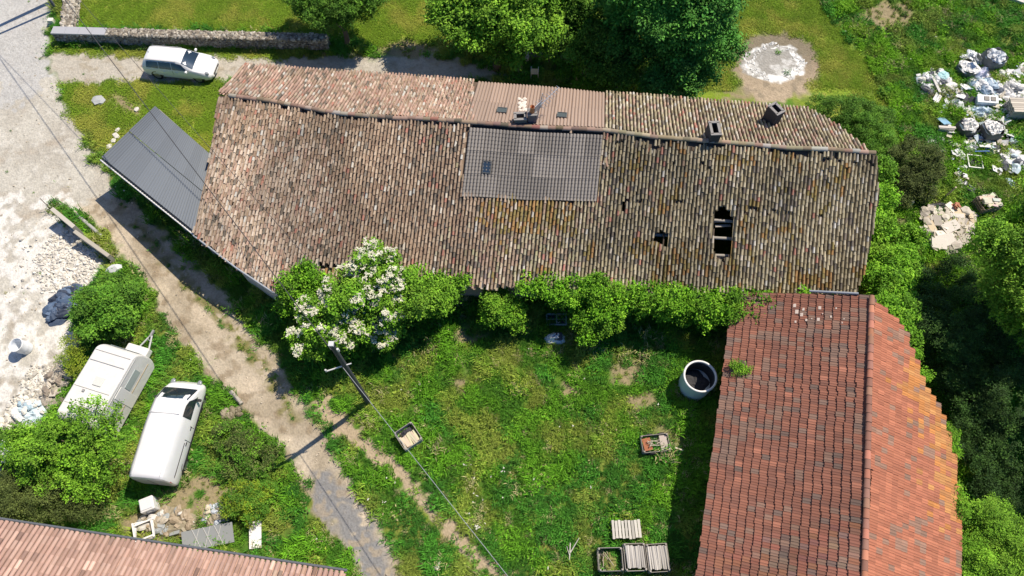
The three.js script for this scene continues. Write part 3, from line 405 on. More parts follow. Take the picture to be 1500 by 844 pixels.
// low concrete wall beside the sunken yard
{
  const A = g(76, 306, 1.1), B = g(156, 372, .9), o = thing('low_wall', 'low broken concrete wall edging the track above the yard', 'wall', A.clone().add(B).multiplyScalar(.5).setY(0)); const m = mat(.5, .47, .41);
  const P = [A, A.clone().lerp(B, .42), A.clone().lerp(B, .47).add(V3(-.12, 0, .1)), B]; wallSeg(o, 'wall_slab', P[0], P[1], 1.15, 1.1, .22, m); wallSeg(o, 'wall_slab', P[2], P[3], 1.05, .7, .2, mat(.42, .39, .33));
  const c = o.position, a = g(112, 314, .15), b = g(150, 347, .15); solo('pipe', 'grey pipe lying along the low concrete wall', 'pipe', bar(V3(0, 0, 0), b.clone().sub(a), .1, .1, 10), mat(.36, .36, .34, .6), a);
  solo('stake', 'thin wooden stake leaning at the end of the low wall', 'stake', bar(V3(0, 0, 0), V3(-.25, .9, -.25), .03, .02, 5), darkWood, g(77, 309));
}
// ---------- crumpled sheets, bags, debris ----------
function crumple(w, d, h, seed, n = 16, fold = 3) {
  const pos = [], idx = []; for (let j = 0; j <= n; j++) for (let i = 0; i <= n; i++) { let u = i / n * 2 - 1, v = j / n * 2 - 1; const a = Math.atan2(v, u), r = Math.max(Math.abs(u), Math.abs(v)), e = r * (.72 + .5 * noise(Math.cos(a) * 1.6 + seed, Math.sin(a) * 1.6 + seed)), q = Math.abs(noise(u * fold + seed, v * fold + 7) - .5) * 2, q2 = noise(u * 8 + seed, v * 8); pos.push(Math.cos(a) * e * w / 2, h * (1 - r * r) * (.35 + .65 * q) + .05 * q2 + (r > .97 ? -.0 : .03), Math.sin(a) * e * d / 2); }
  for (let j = 0; j < n; j++) for (let i = 0; i < n; i++) { const a = j * (n + 1) + i, b = a + n + 1; idx.push(a, b, a + 1, a + 1, b, b + 1); } const q = geoOf(pos, idx).toNonIndexed(); q.computeVertexNormals(); return q;
}
const plastic = (r, gg, b, ro = .45) => mat(r, gg, b, ro);
function bulkBag(name, label, px, py, w, hgt, turn, bodyC, fillC, seed, group) {
  const R = rng(seed), t = thing(name, label, 'bag', g(px, py), turn, group), n = 6, pos = [], idx = [], ring = [];
  const per = []; for (let i = 0; i < 24; i++) { const a = i / 24 * Math.PI * 2, c = Math.cos(a), s = Math.sin(a), k = 1 / Math.pow(Math.abs(c) ** 4 + Math.abs(s) ** 4, .25); per.push([c * k, s * k]); }
  for (let j = 0; j <= n; j++) per.forEach(([x, z], i) => { const b = 1 + .1 * Math.sin(Math.PI * j / n) + (noise(i * .7 + seed, j * .9) - .5) * .14; pos.push(x * w / 2 * b, hgt * j / n + (j === n ? (noise(i * .5 + seed, 3) - .4) * .25 : 0), z * w / 2 * b); });
  for (let j = 0; j < n; j++) for (let i = 0; i < 24; i++) { const a = j * 24 + i, b = j * 24 + (i + 1) % 24; idx.push(a, a + 24, b, b, a + 24, b + 24); }
  part('bag_body', geoOf(pos, idx), plastic(...bodyC, .7), t); const f = crumple(w * 1.22, w * 1.22, hgt * .45, seed + 3, 18, 4.5); f.translate(0, hgt * .82, 0); part('filling', f, plastic(...fillC, .6), t);
  for (let i = 0; i < 11; i++) { const b = box(.15 + R() * .3, .03, .08 + R() * .2, (R() - .5) * w * .6, hgt * (1 + R() * .08), (R() - .5) * w * .6, R() * 3, (R() - .5) * .5, (R() - .5) * .5); part('fragment', b, R() < .3 ? mat(.12, .13, .15) : plastic(.78, .78, .76), t); }
  return t;
}
function debris(name, label, px, py, w, d, n, pal, seed, hgt = .35, size = .28, turn = 0) {
  const R = rng(seed), t = thing(name, label, 'debris pile', g(px, py), turn);
  const base = crumple(w * 1.15, d * 1.15, hgt, seed, 22, 5); part('heap', base, mat(...pal[0], .7), t);
  for (let i = 0; i < n; i++) { const a = R() * 6.28, r = Math.sqrt(R()) * .48, x = Math.cos(a) * r * w, z = Math.sin(a) * r * d, s = size * (.4 + R()), c = pick(R, pal), y = hgt * .75 * (1 - r * 1.7) + .1; const q = R() < .5 ? crumple(s * 1.6, s, s * .4, seed + i, 5) : box(s, .03 + R() * .05, s * (.3 + R() * .6), 0, 0, 0, 0, (R() - .5) * .7, (R() - .5) * .7); q.rotateY(R() * 6); q.translate(x, y, z); part('fragment', q, mat(...c, .6), t); }
  return t;
}
const WHT = [[.74, .74, .72], [.8, .8, .8], [.62, .64, .66], [.08, .09, .11], [.7, .68, .62]], BLU = [[.35, .45, .55], [.2, .3, .42], [.68, .72, .76], [.08, .1, .14], [.5, .64, .7], [.74, .75, .75]];
debris('plaster_heap', 'flat heap of white plaster scraps with a pale turquoise sheet and a board', 1370, 121, 2.4, 2.0, 60, WHT, 11, .3, .36);
solo('board', 'grey board lying across the white plaster heap', 'board', box(.16, .04, 1.25, 0, 0, 0, .1), mat(.6, .58, .55), g(1372, 124, .36));
solo('turquoise_sheet', 'pale turquoise plastic sheet on the white plaster heap', 'sheet', crumple(.95, .6, .12, 5, 10), plastic(.42, .66, .68), g(1381, 111, .28), .5);
bulkBag('bulk_bag', 'open dark grey woven bulk bag with raised flaps full of white sheets', 1448, 95, 1.15, .85, .15, [.16, .17, .17], [.66, .7, .74], 21);
solo('bag_flap', 'stiff dark flap standing at the open grey bulk bag', 'flap', box(.03, .42, .5, 0, .21, 0, .3, 0, .4), mat(.2, .21, .21), g(1432, 88, .82));
debris('sheet_heap', 'heap of crumpled white plastic sheets beside the open grey bag', 1424, 89, 1.4, 1.2, 12, [[.78, .79, .8], [.7, .74, .78]], 23, .5, .4);
bulkBag('bulk_bag', 'dark low bag topped with white sheets beside the plaster heap', 1413, 106, 1.05, .5, .6, [.1, .12, .11], [.76, .77, .77], 24);
solo('sack', 'plump lavender white sack between the bags and the blue scrap', 'sack', (() => { const s = crumple(1.35, 1.15, .7, 19, 16, 3.5); return s; })(), plastic(.66, .67, .78, .5), g(1436, 111), .4);
solo('sack', 'small white sack beside the plump lavender sack', 'sack', crumple(.8, .7, .4, 9, 10), plastic(.78, .77, .74), g(1422, 122));
debris('scrap_heap', 'heap of blue and dark plastic scrap and pipes', 1446, 131, 1.9, 1.6, 70, BLU, 31, .5, .34);
debris('rubble_heap', 'broad heap of white crushed plaster bags at the scrap edge', 1484, 138, 2.2, 2.0, 50, [[.76, .75, .72], [.68, .67, .65], [.8, .8, .79], [.35, .36, .37]], 33, .55, .34);
debris('cloth_heap', 'pale cloth heap lying behind the white crushed plaster bags', 1466, 112, .9, .6, 6, [[.72, .76, .62], [.74, .76, .72]], 35, .2, .3);
[[1398, 143, 1.5, 1.35, 'pale plank lying directly below the white plaster heap'], [1404, 149, 1.9, 1.5, 'longest pale plank, the middle one of three before the cabinet panel'], [1412, 153, 1.3, 1.7, 'short pale plank lying against the white cabinet panel']].forEach(([x, y, l, a, lb]) => solo('plank', lb, 'plank', box(.13, .04, l, 0, .06, 0, a), mat(.62, .56, .45), g(x, y), 0, 'planks by the white cabinet panel'));
{ // white unit with two openings, pale blue sheet below
  const t = thing('broken_cabinet', 'white cabinet panel with two dark openings lying among the scrap', 'cabinet', g(1440, 153), -.1); part('panel', box(1.25, .06, .5, 0, .5, 0, 0, .25), plastic(.72, .76, .8), t); part('opening', box(.3, .03, .27, -.08, .55, 0, 0, .25), mat(.02, .02, .025, .4), t); part('opening', box(.3, .03, .27, .32, .55, 0, 0, .25), mat(.02, .02, .025, .4), t); part('side_panel', box(1.2, .42, .05, 0, .22, .22), plastic(.6, .66, .72), t); part('side_panel', box(.05, .42, .4, -.6, .22, 0), plastic(.6, .66, .72), t); part('side_panel', box(.05, .42, .4, .6, .22, 0), plastic(.6, .66, .72), t);
  solo('tarpaulin', 'pale blue plastic sheet spread below the white cabinet panel', 'tarpaulin', crumple(2.1, 1.2, .45, 17, 20, 4), plastic(.55, .66, .76, .4), g(1434, 166), -.1); solo('sack', 'pale crumpled sack beside the planks and the cabinet panel', 'sack', crumple(1.0, .8, .4, 27, 12, 5), plastic(.7, .74, .74), g(1400, 153));
}
bulkBag('bulk_bag', 'white bulk bag of rubble with a torn top beside a leaning board', 1412, 193, 1.0, .7, .2, [.1, .1, .1], [.78, .77, .74], 41);
bulkBag('bulk_bag', 'full white bulk bag of rubble beside the stacked planks', 1446, 198, 1.05, .75, .15, [.14, .14, .14], [.8, .79, .76], 42);
function boardStack(name, label, px, py, w, d, h, turn, seed, c, n = 7, along = true) { const t = thing(name, label, 'stack', g(px, py), turn), R = rng(seed); const L = Math.max(1, Math.round(h / .12)); for (let k = 0; k < L; k++) for (let i = 0; i < n; i++) { const f = .75 + R() * .4; part('plank', box(w * (.96 + R() * .06), .05 + R() * .02, d / n * .88, (R() - .5) * .05, .08 + k * .12 + R() * .015, (i + .5) / n * d - d / 2, (R() - .5) * .03), mat(c[0] * f, c[1] * f, c[2] * f), t); } for (const x of [-.4, 0, .4]) part('bearer', box(.08, .06, d, x * w, .03, 0), darkWood, t); return t; }
boardStack('plank_stack', 'tall stack of pale sawn planks at the edge of the scrap', 1488, 167, 1.5, 1.1, .84, -.05, 43, [.58, .53, .45]);
solo('beam', 'pale wooden beam lying below the tall plank stack', 'beam', box(1.4, .1, .12, 0, .05, 0, -.05), mat(.6, .55, .46), g(1490, 176));
solo('glass_sheet', 'blue tinted glass sheet leaning on a board in the grass', 'sheet', box(.5, .03, .85, 0, .3, 0, .1, -.4), new THREE.MeshPhysicalMaterial({ color: rgb(.25, .42, .55), roughness: .15, clearcoat: 1 }), g(1379, 182));
solo('board', 'grey board on bearers in front of the blue glass sheet', 'board', [box(1.0, .06, .16, 0, .42, 0, -.08), box(.9, .4, .06, 0, .2, .1, -.08)], mat(.58, .55, .5), g(1382, 193));
function pallet(name, label, px, py, w, d, n, turn, seed, c, hgt = .14, lift = 0, gr) { const t = thing(name, label, 'pallet', g(px, py, lift), turn, 0, gr), R = rng(seed); t.rotation.y = turn; for (let i = 0; i < n; i++) { const f = .75 + R() * .45; part('slat', box(w / n * (.72 + R() * .16), .028, d * (.94 + R() * .1), (i + .5) / n * w - w / 2, hgt, (R() - .5) * .05, (R() - .5) * .05), mat(c[0] * f, c[1] * f, c[2] * f), t); } for (const z of [-.42, 0, .42]) part('bearer', box(w, hgt - .02, .09, 0, hgt / 2 - .012, z * d), mat(c[0] * .6, c[1] * .6, c[2] * .6), t); return t; }
pallet('pallet', 'white painted pallet lying between the dark shrub and the scrap bags', 1369, 207, 1.05, .55, 7, -.1, 51, [.7, .69, .66]); pallet('pallet', 'broken grey pallet leaning below the white pallet', 1380, 219, .5, .5, 4, .05, 52, [.55, .52, .46]);
debris('insulation_bundle', 'bundle of white insulation sheets above the pale open crate', 1416, 215, 1.1, .9, 6, [[.76, .77, .79], [.7, .7, .72], [.2, .22, .26]], 53, .3, .3);
{ const t = thing('plastic_crate', 'pale open rectangular tray with scraps beside a blue tub', 'crate', g(1426, 239), -.14), m = plastic(.72, .74, .7); part('tray_base', box(.8, .03, .95, 0, .05, 0), plastic(.7, .72, .7), t); part('tray_side', box(.05, .2, .95, -.4, .1, 0), m, t); part('tray_side', box(.05, .2, .95, .4, .1, 0), m, t); part('tray_end', box(.75, .2, .05, 0, .1, -.45), m, t); part('tray_end', box(.75, .2, .05, 0, .1, .45), m, t); const R = rng(3); for (let i = 0; i < 8; i++) part('scrap', box(.25, .03, .07, (R() - .5) * .45, .12, (R() - .5) * .4, R() * 3), mat(.06, .06, .07), t); }
solo('blue_tub', 'small bright blue plastic tub with a handle beside the pale tray', 'tub', [new THREE.CylinderGeometry(.25, .2, .3, 14, 1, true).translate(0, .15, 0).toNonIndexed(), new THREE.CylinderGeometry(.22, .2, .03, 14).translate(0, .06, 0).toNonIndexed(), bar(V3(-.8, .2, -.05), V3(0, .3, 0), .04, .04, 6).toNonIndexed()], plastic(.06, .2, .55, .4), g(1445, 226));
debris('sheet_heap', 'heap of white and pale blue sheets with dark pieces at the meadow edge', 1486, 240, 1.7, 1.5, 20, [[.77, .78, .8], [.6, .72, .78], [.07, .08, .1], [.75, .75, .74]], 55, .4, .45);
solo('rag', 'small green rag lying beside the white and blue sheets', 'rag', crumple(.4, .3, .12, 4, 8), plastic(.08, .38, .24), g(1463, 231));
solo('tarpaulin', 'light blue tarpaulin strip lying below the white and blue sheets', 'tarpaulin', crumple(.5, .95, .2, 8, 10), plastic(.45, .6, .72), g(1482, 271), .4);
// stones and slabs by the right tree
{
  const t = thing('stone_heap', 'spread heap of flat beige stone slabs under the right tree', 'stone heap', g(1388, 335)), R = rng(61), tones = [[.62, .57, .48], [.52, .47, .39], [.68, .63, .55], [.42, .38, .33], [.58, .48, .33]];
  for (let i = 0; i < 230; i++) { const px = 1350 + R() * 72, py = 308 + R() * 62; if (px > 1350 + (392 - py) * 1.35 + 12 || (py > 345 && px < 1362)) continue; const p = g(px, py).sub(t.position), s = .12 + R() * R() * .5, c = pick(R, tones), f = .8 + R() * .4; const q = R() < .6 ? box(s * 1.5, .07 + R() * .07, s, 0, 0, 0, R() * 3, (R() - .5) * .4, (R() - .5) * .4) : rock(s * .55, R, .6); q.translate(p.x, .1 + R() * .22, p.z); part('slab', q, mat(c[0] * f, c[1] * f, c[2] * f), t); }
  for (const [x, y, w, d, a] of [[1393, 332, .95, .6, .4], [1385, 352, 1.0, .7, .2], [1376, 357, .8, .6, -.2], [1400, 316, .9, .25, -.1]]) { const p = g(x, y, .35).sub(t.position); part('slab', box(w, .07, d, p.x, p.y, p.z, a, .1, .05), mat(.66, .62, .56), t); }
}
{ const t = thing('stone_crate', 'slatted crate heaped with pale stone offcuts beside the beige slabs', 'crate', g(1440, 304), .25), R = rng(62); for (const z of [-.45, .45]) for (let k = 0; k < 4; k++) part('slat', box(1.15, .1, .03, 0, .12 + k * .16, z), mat(.2, .17, .13), t); for (const x of [-.58, .58]) for (let k = 0; k < 4; k++) part('slat', box(.03, .1, .9, x, .12 + k * .16, 0), mat(.22, .18, .14), t); for (let i = 0; i < 34; i++) part('stone_offcut', box(.3 + R() * .35, .06, .12 + R() * .14, (R() - .5) * .7, .62 + R() * .22, (R() - .5) * .65, (R() - .5) * 1.2, (R() - .5) * .4, (R() - .5) * .4), mat(.5 + R() * .18, .46 + R() * .16, .38 + R() * .14), t); }
solo('sheet_metal', 'dark bent metal sheet lying behind the beige slabs', 'sheet', crumple(1.5, .6, .2, 6, 8), mat(.06, .055, .06, .5), g(1378, 303, .05), .1);
solo('brick_rubble', 'little pile of orange bricks on the beige slab heap', 'bricks', [0, 1, 2, 3, 4, 5].map(i => box(.22, .08, .11, (i % 2) * .12, .2 + i * .05, (i % 3) * .12, i)), mat(.46, .2, .12), g(1394, 303, .1));
solo('stake', 'pale wooden stake standing behind the dark metal sheet', 'stake', bar(V3(0, 0, 0), V3(.05, 1.1, .05), .06, .05, 6), mat(.55, .47, .34), g(1383, 289)); solo('stone_post', 'small pale stone post among the dark shrubs', 'post', rbox(.16, .5, .16, .02, 0, .25, 0), mat(.58, .52, .42), g(1331, 302));
// concrete edge far right and white crumbs of the sand ring
solo('concrete_beam', 'pale concrete beam edging the far field corner', 'beam', box(5.5, .35, .35, 0, .17, 0, -.55), mat(.62, .6, .55), g(1500, 9));
{ const R = rng(70), l = []; for (let i = 0; i < 300; i++) { const a = R() * 6.283, k = .84 + (noise(Math.cos(a) * 2 + 5, Math.sin(a) * 2 + 5) - .5) * .34 + (R() - .5) * .22, x = 1133 + Math.cos(a) * 48 * k, y = 92 + Math.sin(a) * 27 * k; if (noise(Math.cos(a) * 3 + 9, Math.sin(a) * 3) < .34 || (a > 3.5 && a < 4.6 && R() < .6)) continue; const p = g(x, y); p.y = .02; const f = .8 + R() * .25; l.push({ m: place(p, R() * .5, R() * 6, R() * .5, .04 + R() * R() * .14, .015 + R() * .025, .04 + R() * R() * .12), c: rgb(.74 * f, .74 * f, .72 * f) }); } const o = inst('plaster_crumbs', rockGeos[2], rockWhite, l, scene, 'stuff'); o.userData.label = 'white plaster crumbs lying in a ring on the bare earth circle'; o.userData.category = 'crumbs'; }
// ---------- left yard ----------
{ const t = debris('tarpaulin', 'crumpled dark blue tarpaulin on the pale gravel beside the round shrub', 97, 444, 1.25, 2.3, 46, [[.06, .09, .15], [.09, .14, .23], [.14, .2, .3], [.04, .055, .09]], 140, .4, .5, -.35); t.userData.category = 'tarpaulin'; }
{ const t = thing('white_drum', 'open white plastic drum standing on the pale gravel', 'drum', g(40, 511)), m = plastic(.72, .76, .8, .4); const lp = [[.3, 0], [.34, .05], [.33, .3], [.36, .34], [.33, .38], [.34, .72], [.37, .78], [.34, .8], [.3, .76], [.3, .1], [0, .08]].map(([x, y]) => new THREE.Vector2(x, y)); part('drum_body', new THREE.LatheGeometry(lp, 22), m, t); part('drum_rim', new THREE.TorusGeometry(.35, .025, 6, 24).rotateX(Math.PI / 2).translate(0, .8, 0), plastic(.82, .83, .83), t); t.rotation.set(.12, 0, .1); }
{ const R = rng(81), l = []; for (let i = 0; i < 1500; i++) { const px = 20 + R() * 140, py = 340 + R() * 90; if (!inPoly([[72, 345], [100, 338], [150, 385], [150, 412], [110, 430], [60, 432], [48, 380]], px, py) && R() < .93) continue; const p = g(px, py), f = .75 + R() * .45; if (clsAt(p.x, p.z) !== 2) continue; p.y = .02; const s = .03 + R() * R() * .14; l.push({ m: place(p, R() * 3, R() * 6, R() * 3, s), c: rgb(.68 * f, .65 * f, .59 * f) }); } for (let i = 0; i < 900; i++) { const px = R() * 110, py = 535 + R() * 95, p = g(px, py); if (clsAt(p.x, p.z) !== 2 || px + (py - 530) * .6 < 50) continue; p.y = .02; const f = .7 + R() * .5; l.push({ m: place(p, R() * 3, R() * 6, R() * 3, .04 + R() * R() * .16), c: rgb(.66 * f, .63 * f, .56 * f) }); } for (let i = 0; i < 1500; i++) { const p = g(R() * 600, R() * 844), k = clsAt(p.x, p.z); if (k !== 2 && k !== 3) continue; const f = .6 + R() * .6; p.y = .01; l.push({ m: place(p, R() * 3, R() * 6, R() * 3, .02 + R() * R() * .07), c: rgb(.55 * f, .48 * f, .38 * f) }); } const o = inst('loose_stones', rockGeos[1], rockWhite, l, scene, 'stuff'); o.userData.label = 'loose pale stones scattered over the gravel yard and track'; o.userData.category = 'stones'; }
debris('sheet_heap', 'pale blue sheet and white sacks heaped at the yard corner by the bush', 44, 605, 1.6, 1.3, 14, [[.55, .66, .72], [.74, .73, .7], [.35, .47, .55], [.7, .68, .62]], 83, .35, .35); debris('sheet_heap', 'dark blue and white scrap heap behind the bright leafy bush', 4, 672, 1.2, 1.6, 14, [[.2, .28, .45], [.7, .7, .7], [.4, .42, .5]], 84, .4, .35);
debris('brush_heap', 'grey heap of rubble and dry brush between yard and caravan', 84, 568, 1.4, 2.2, 30, [[.4, .36, .3], [.55, .5, .42], [.25, .21, .17]], 85, .4, .3);
solo('boulder', 'pale boulder standing in the shrubs at the track edge', 'boulder', rock(.32, rng(4), .8), mat(.62, .64, .66), g(167, 395, .2)); solo('boulder', 'small pale boulder lying on grass between the two tracks', 'boulder', rock(.24, rng(6), .8), mat(.68, .64, .56), g(640, 829, .1));
[[200, 160, .2, 'pale stone at the upper end of the bare bank beside the shed'], [170, 199, .24, 'largest pale stone of the cluster beside the dark shed roof'], [166, 206, .18, 'pale stone next to the largest one beside the dark shed'], [172, 190, .15, 'small pale stone between the bank and the largest stone'], [160, 214, .14, 'smallest pale stone at the road end of the cluster by the shed']].forEach(([x, y, s, lb], i) => solo('field_stone', lb, 'stone', rock(s, rng(100 + i), .4), mat(.62, .6, .54), g(x, y, .05), 0, 'stones beside the dark shed')); solo('field_stone', 'grey stone slab at the end of the bare bank beside the shed', 'stone', rock(.3, rng(111), .3), mat(.4, .42, .42), g(144, 147, .08));
{ const a = g(338, 574, .12), b = g(354, 592, .12); solo('log', 'short grey log lying in the grass beside the track', 'log', bar(V3(0, 0, 0), b.clone().sub(a), .12, .11, 9), mat(.38, .35, .31), a); }
debris('brush_heap', 'grey dry brush heap below the short log', 340, 606, .9, .7, 14, [[.3, .26, .18], [.22, .19, .12]], 86, .25, .25);
// ---------- courtyard ----------
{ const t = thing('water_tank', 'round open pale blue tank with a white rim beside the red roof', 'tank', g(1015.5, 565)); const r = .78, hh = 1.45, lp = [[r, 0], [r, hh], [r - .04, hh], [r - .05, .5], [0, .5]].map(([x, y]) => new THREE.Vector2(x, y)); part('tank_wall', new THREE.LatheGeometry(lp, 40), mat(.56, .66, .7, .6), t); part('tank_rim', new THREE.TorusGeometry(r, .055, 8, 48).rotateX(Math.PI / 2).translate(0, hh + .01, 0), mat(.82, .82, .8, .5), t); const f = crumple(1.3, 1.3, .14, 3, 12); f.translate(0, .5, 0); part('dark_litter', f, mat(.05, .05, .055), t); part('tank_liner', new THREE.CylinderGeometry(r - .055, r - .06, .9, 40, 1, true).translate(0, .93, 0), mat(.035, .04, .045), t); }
function slatCrate(name, label, px, py, w, d, h, turn, seed, fill, gr) {
  const t = thing(name, label, 'crate', g(px, py), turn, gr), R = rng(seed), wc = () => { const f = .8 + R() * .4; return mat(.36 * f, .335 * f, .3 * f); };
  for (const [x, z] of [[-1, -1], [1, -1], [-1, 1], [1, 1]]) part('post', box(.07, h + .06, .07, x * (w / 2 - .035), h / 2 + .03, z * (d / 2 - .035)), wc(), t);
  for (let k = 0; k < 4; k++) for (const s of [-1, 1]) { part('slat', box(w, h / 4 * .72, .022, 0, (k + .5) * h / 4, s * (d / 2 + .012)), wc(), t); part('slat', box(.022, h / 4 * .72, d - .02, s * (w / 2 + .012), (k + .5) * h / 4, 0), wc(), t); }
  for (let i = 0; i < 6; i++) part('floor_slat', box(w / 6 * .85, .03, d - .05, (i + .5) / 6 * w - w / 2, .1, 0), wc(), t); fill(t, R); return t;
}
const logsAlong = (w, d, h, n, c) => (t, R) => { for (let i = 0; i < n; i++) { const f = .75 + R() * .5, x = (i + .5) / n * (w - .1) - (w - .1) / 2; part('log', bar(V3(x + (R() - .5) * .06, h + R() * .05, -d / 2 + .06 + R() * .05), V3(x + (R() - .5) * .06, h + R() * .05, d / 2 - .06 - R() * .06), .05 + R() * .025, .045, 6), mat(c[0] * f, c[1] * f, c[2] * f), t); } };
pallet('pallet', 'weathered grey slatted pallet lying in the courtyard grass', 917, 776, 1.35, .8, 9, .03, 91, [.5, .48, .43], .14, .28);
slatCrate('log_crate', 'open wooden crate overgrown with moss beside two full log crates', 892, 821, 1.05, .95, .62, .02, 92, (t, R) => { const q = crumple(.95, .85, .2, 5, 10); q.translate(0, .12, 0); part('moss_litter', q, mat(.2, .2, .06), t); for (let i = 0; i < 6; i++) part('stick', bar(V3(-.42 + R() * .3, .25 + R() * .1, -.4 + R() * .2), V3(-.4 + R() * .7, .2 + R() * .4, R() * .5 - .1), .02, .02, 5), mat(.4, .35, .26), t); }, 'crates below the slatted pallet');
slatCrate('log_crate', 'log crate filled to the brim, between the open crate and another full crate', 927, 818, .92, 1.12, .7, .03, 93, logsAlong(.92, 1.12, .66, 10, [.46, .44, .41]), 'crates below the slatted pallet');
slatCrate('log_crate', 'log crate filled to the brim, at the red roof end of its row', 960, 819, .92, 1.15, .7, .06, 94, logsAlong(.92, 1.15, .66, 11, [.46, .44, .41]), 'crates below the slatted pallet');
slatCrate('log_crate', 'tilted wooden crate half full of split wood under the overhead cable', 600, 643, .95, 1.0, .6, .62, 95, (t, R) => { for (let i = 0; i < 9; i++) part('split_log', box(.07 + R() * .05, .08, .55 + R() * .15, -.38 + i * .09, .38 + R() * .1, .15, (R() - .5) * .2, (R() - .5) * .2), mat(.55 + R() * .15, .48 + R() * .12, .38), t); const q = crumple(.8, .5, .2, 4, 8); q.translate(0, .25, -.25); part('dark_bark', q, mat(.05, .05, .06), t); });
{ const t = slatCrate('garden_cart', 'old wooden cart with rusty panel and sticks on wheels in the meadow', 958, 652, 1.3, .8, .42, .1, 96, (tt, R) => { part('rusty_panel', box(.4, .02, .6, -.38, .3, 0, .1, 0, .1), mat(.36, .14, .07), tt); part('board', box(.35, .02, .7, .42, .34, 0), mat(.46, .4, .36), tt); for (let i = 0; i < 9; i++) part('stick', bar(V3((R() - .5) * .9, .38 + R() * .06, (R() - .5) * .5), V3((R() - .5) * .9, .4 + R() * .08, (R() - .5) * .5), .018, .018, 5), mat(.5, .46, .36), tt); }); t.userData.category = 'cart'; for (const [x, z] of [[-.2, .46], [.38, .46], [-.2, -.46], [.38, -.46]]) { const w = part('wheel', new THREE.TorusGeometry(.15, .05, 8, 18), mat(.03, .03, .03), t); w.position.set(x, .17, z); part('hub', new THREE.CylinderGeometry(.05, .05, .08, 8).rotateX(Math.PI / 2), mat(.3, .3, .3), w); } }
solo('branch', 'forked pale dead branch lying in the courtyard grass', 'branch', [bar(V3(0, 0, 0), V3(.05, .25, -.75), .035, .025, 6), bar(V3(.05, .12, -.35), V3(.45, .4, -.95), .03, .015, 6), bar(V3(.02, .08, -.2), V3(-.12, .3, -.6), .02, .012, 5)], mat(.66, .62, .55), g(834, 822, .2));
solo('board', 'thin pale stick lying at the shadow edge by the cart', 'stick', box(.4, .04, .06, 0, .3, 0, -.35), mat(.62, .57, .46), g(993, 660));
solo('white_sack', 'white sack with a dark opening standing in the shade of the vine', 'sack', (() => { const q = crumple(1.15, .75, .5, 12, 16); q.translate(0, .08, 0); return q; })(), plastic(.74, .76, .8), g(813, 497)); solo('sack_opening', 'dark bundle lying on the white sack under the vine', 'bundle', rbox(.42, .2, .42, .06, 0, 0, 0), mat(.07, .08, .1), g(818, 493, .35));
{ const t = thing('old_sash', 'old pale window sash of four panes lying behind the white sack', 'window', g(815, 469)); const m = mat(.5, .54, .58); part('sash_frame', [box(1.1, .05, .07, 0, .1, -.3), box(1.1, .05, .07, 0, .1, .3), box(.07, .05, .53, -.52, .1, 0), box(.07, .05, .53, .52, .1, 0), box(.05, .05, .53, 0, .1, 0), box(.46, .05, .05, -.25, .1, 0), box(.46, .05, .05, .25, .1, 0)], m, t); for (const x of [-.25, .25]) for (const z of [-.14, .14]) part('pane', box(.44, .01, .2, x, .09, z), slateGlass, t); }
// garden chair and table in the shade behind the barn
{ const t = thing('garden_chair', 'white plastic garden chair in deep tree shade behind the barn', 'chair', g(783, 112), 3.1), m = plastic(.76, .74, .7, .5); part('seat', box(.44, .04, .42, 0, .43, 0), m, t); for (const x of [-.17, -.06, .06, .17]) part('back_slat', box(.08, .5, .025, x, .7, -.24, 0, -.18), m, t); part('top_rail', box(.46, .09, .03, 0, .95, -.29, 0, -.18), m, t); for (const x of [-.23, .23]) { part('armrest', box(.05, .03, .44, x, .65, -.02), m, t); for (const z of [-.19, .19]) part('leg', bar(V3(x, 0, z * 1.15), V3(x * .95, .64, z), .025, .022, 6), m, t); } }
{ const t = thing('garden_table', 'dark garden table standing under the pale green tree', 'table', g(790, 88), .1), m = mat(.09, .08, .07); part('table_top', box(1.3, .04, .8, 0, .73, 0), m, t); for (const x of [-.58, .58]) for (const z of [-.33, .33]) part('leg', box(.06, .71, .06, x, .355, z), m, t); }
solo('bench_plank', 'pale plank bench end beside the dark garden table', 'bench', [box(.25, .05, 1.1, 0, .45, 0), box(.22, .43, .06, 0, .215, -.45), box(.22, .43, .06, 0, .215, .45)], mat(.5, .46, .4), g(772, 84));
// ---------- scrap between house and van ----------
{ const t = thing('washing_machine', 'old white appliance lying in the scrap behind the van', 'appliance', g(224, 742), .4), m = mat(.74, .74, .73, .4); part('cabinet', rbox(.65, .7, .65, .06, 0, .35, 0), m, t); part('lid', rbox(.55, .05, .5, .02, 0, .72, 0), mat(.66, .68, .7, .3), t); part('door_ring', new THREE.TorusGeometry(.18, .03, 6, 18).translate(0, .35, .34), mat(.3, .32, .34), t); }
debris('scrap_heap', 'mixed heap of boards and pale scrap between the van and the house', 245, 765, 2.6, 1.2, 40, [[.3, .26, .18], [.48, .43, .35], [.62, .6, .56], [.36, .29, .2], [.3, .32, .32]], 97, .35, .34); debris('scrap_heap', 'heap of sheets and dry stalks behind the glazed frame', 318, 752, 1.3, .9, 16, [[.5, .55, .62], [.58, .52, .4], [.3, .26, .18]], 98, .3, .3);
solo('board', 'white board lying on the grass beside the glazed frame', 'board', box(.55, .05, 1.2, 0, .2, 0, .12, .15), mat(.8, .79, .76), g(376, 784)); solo('window_pile', 'stack of white window frames lying among the boards', 'frames', [0, 1, 2].flatMap(i => [box(.9, .06, .07, 0, .2 + i * .08, -.4 + i * .03, i * .1), box(.9, .06, .07, 0, .2 + i * .08, .4, i * .1), box(.07, .06, .8, -.42, .2 + i * .08, 0, i * .1), box(.07, .06, .8, .42, .2 + i * .08, 0, i * .1)]), mat(.76, .75, .72), g(215, 778, .1), .2);
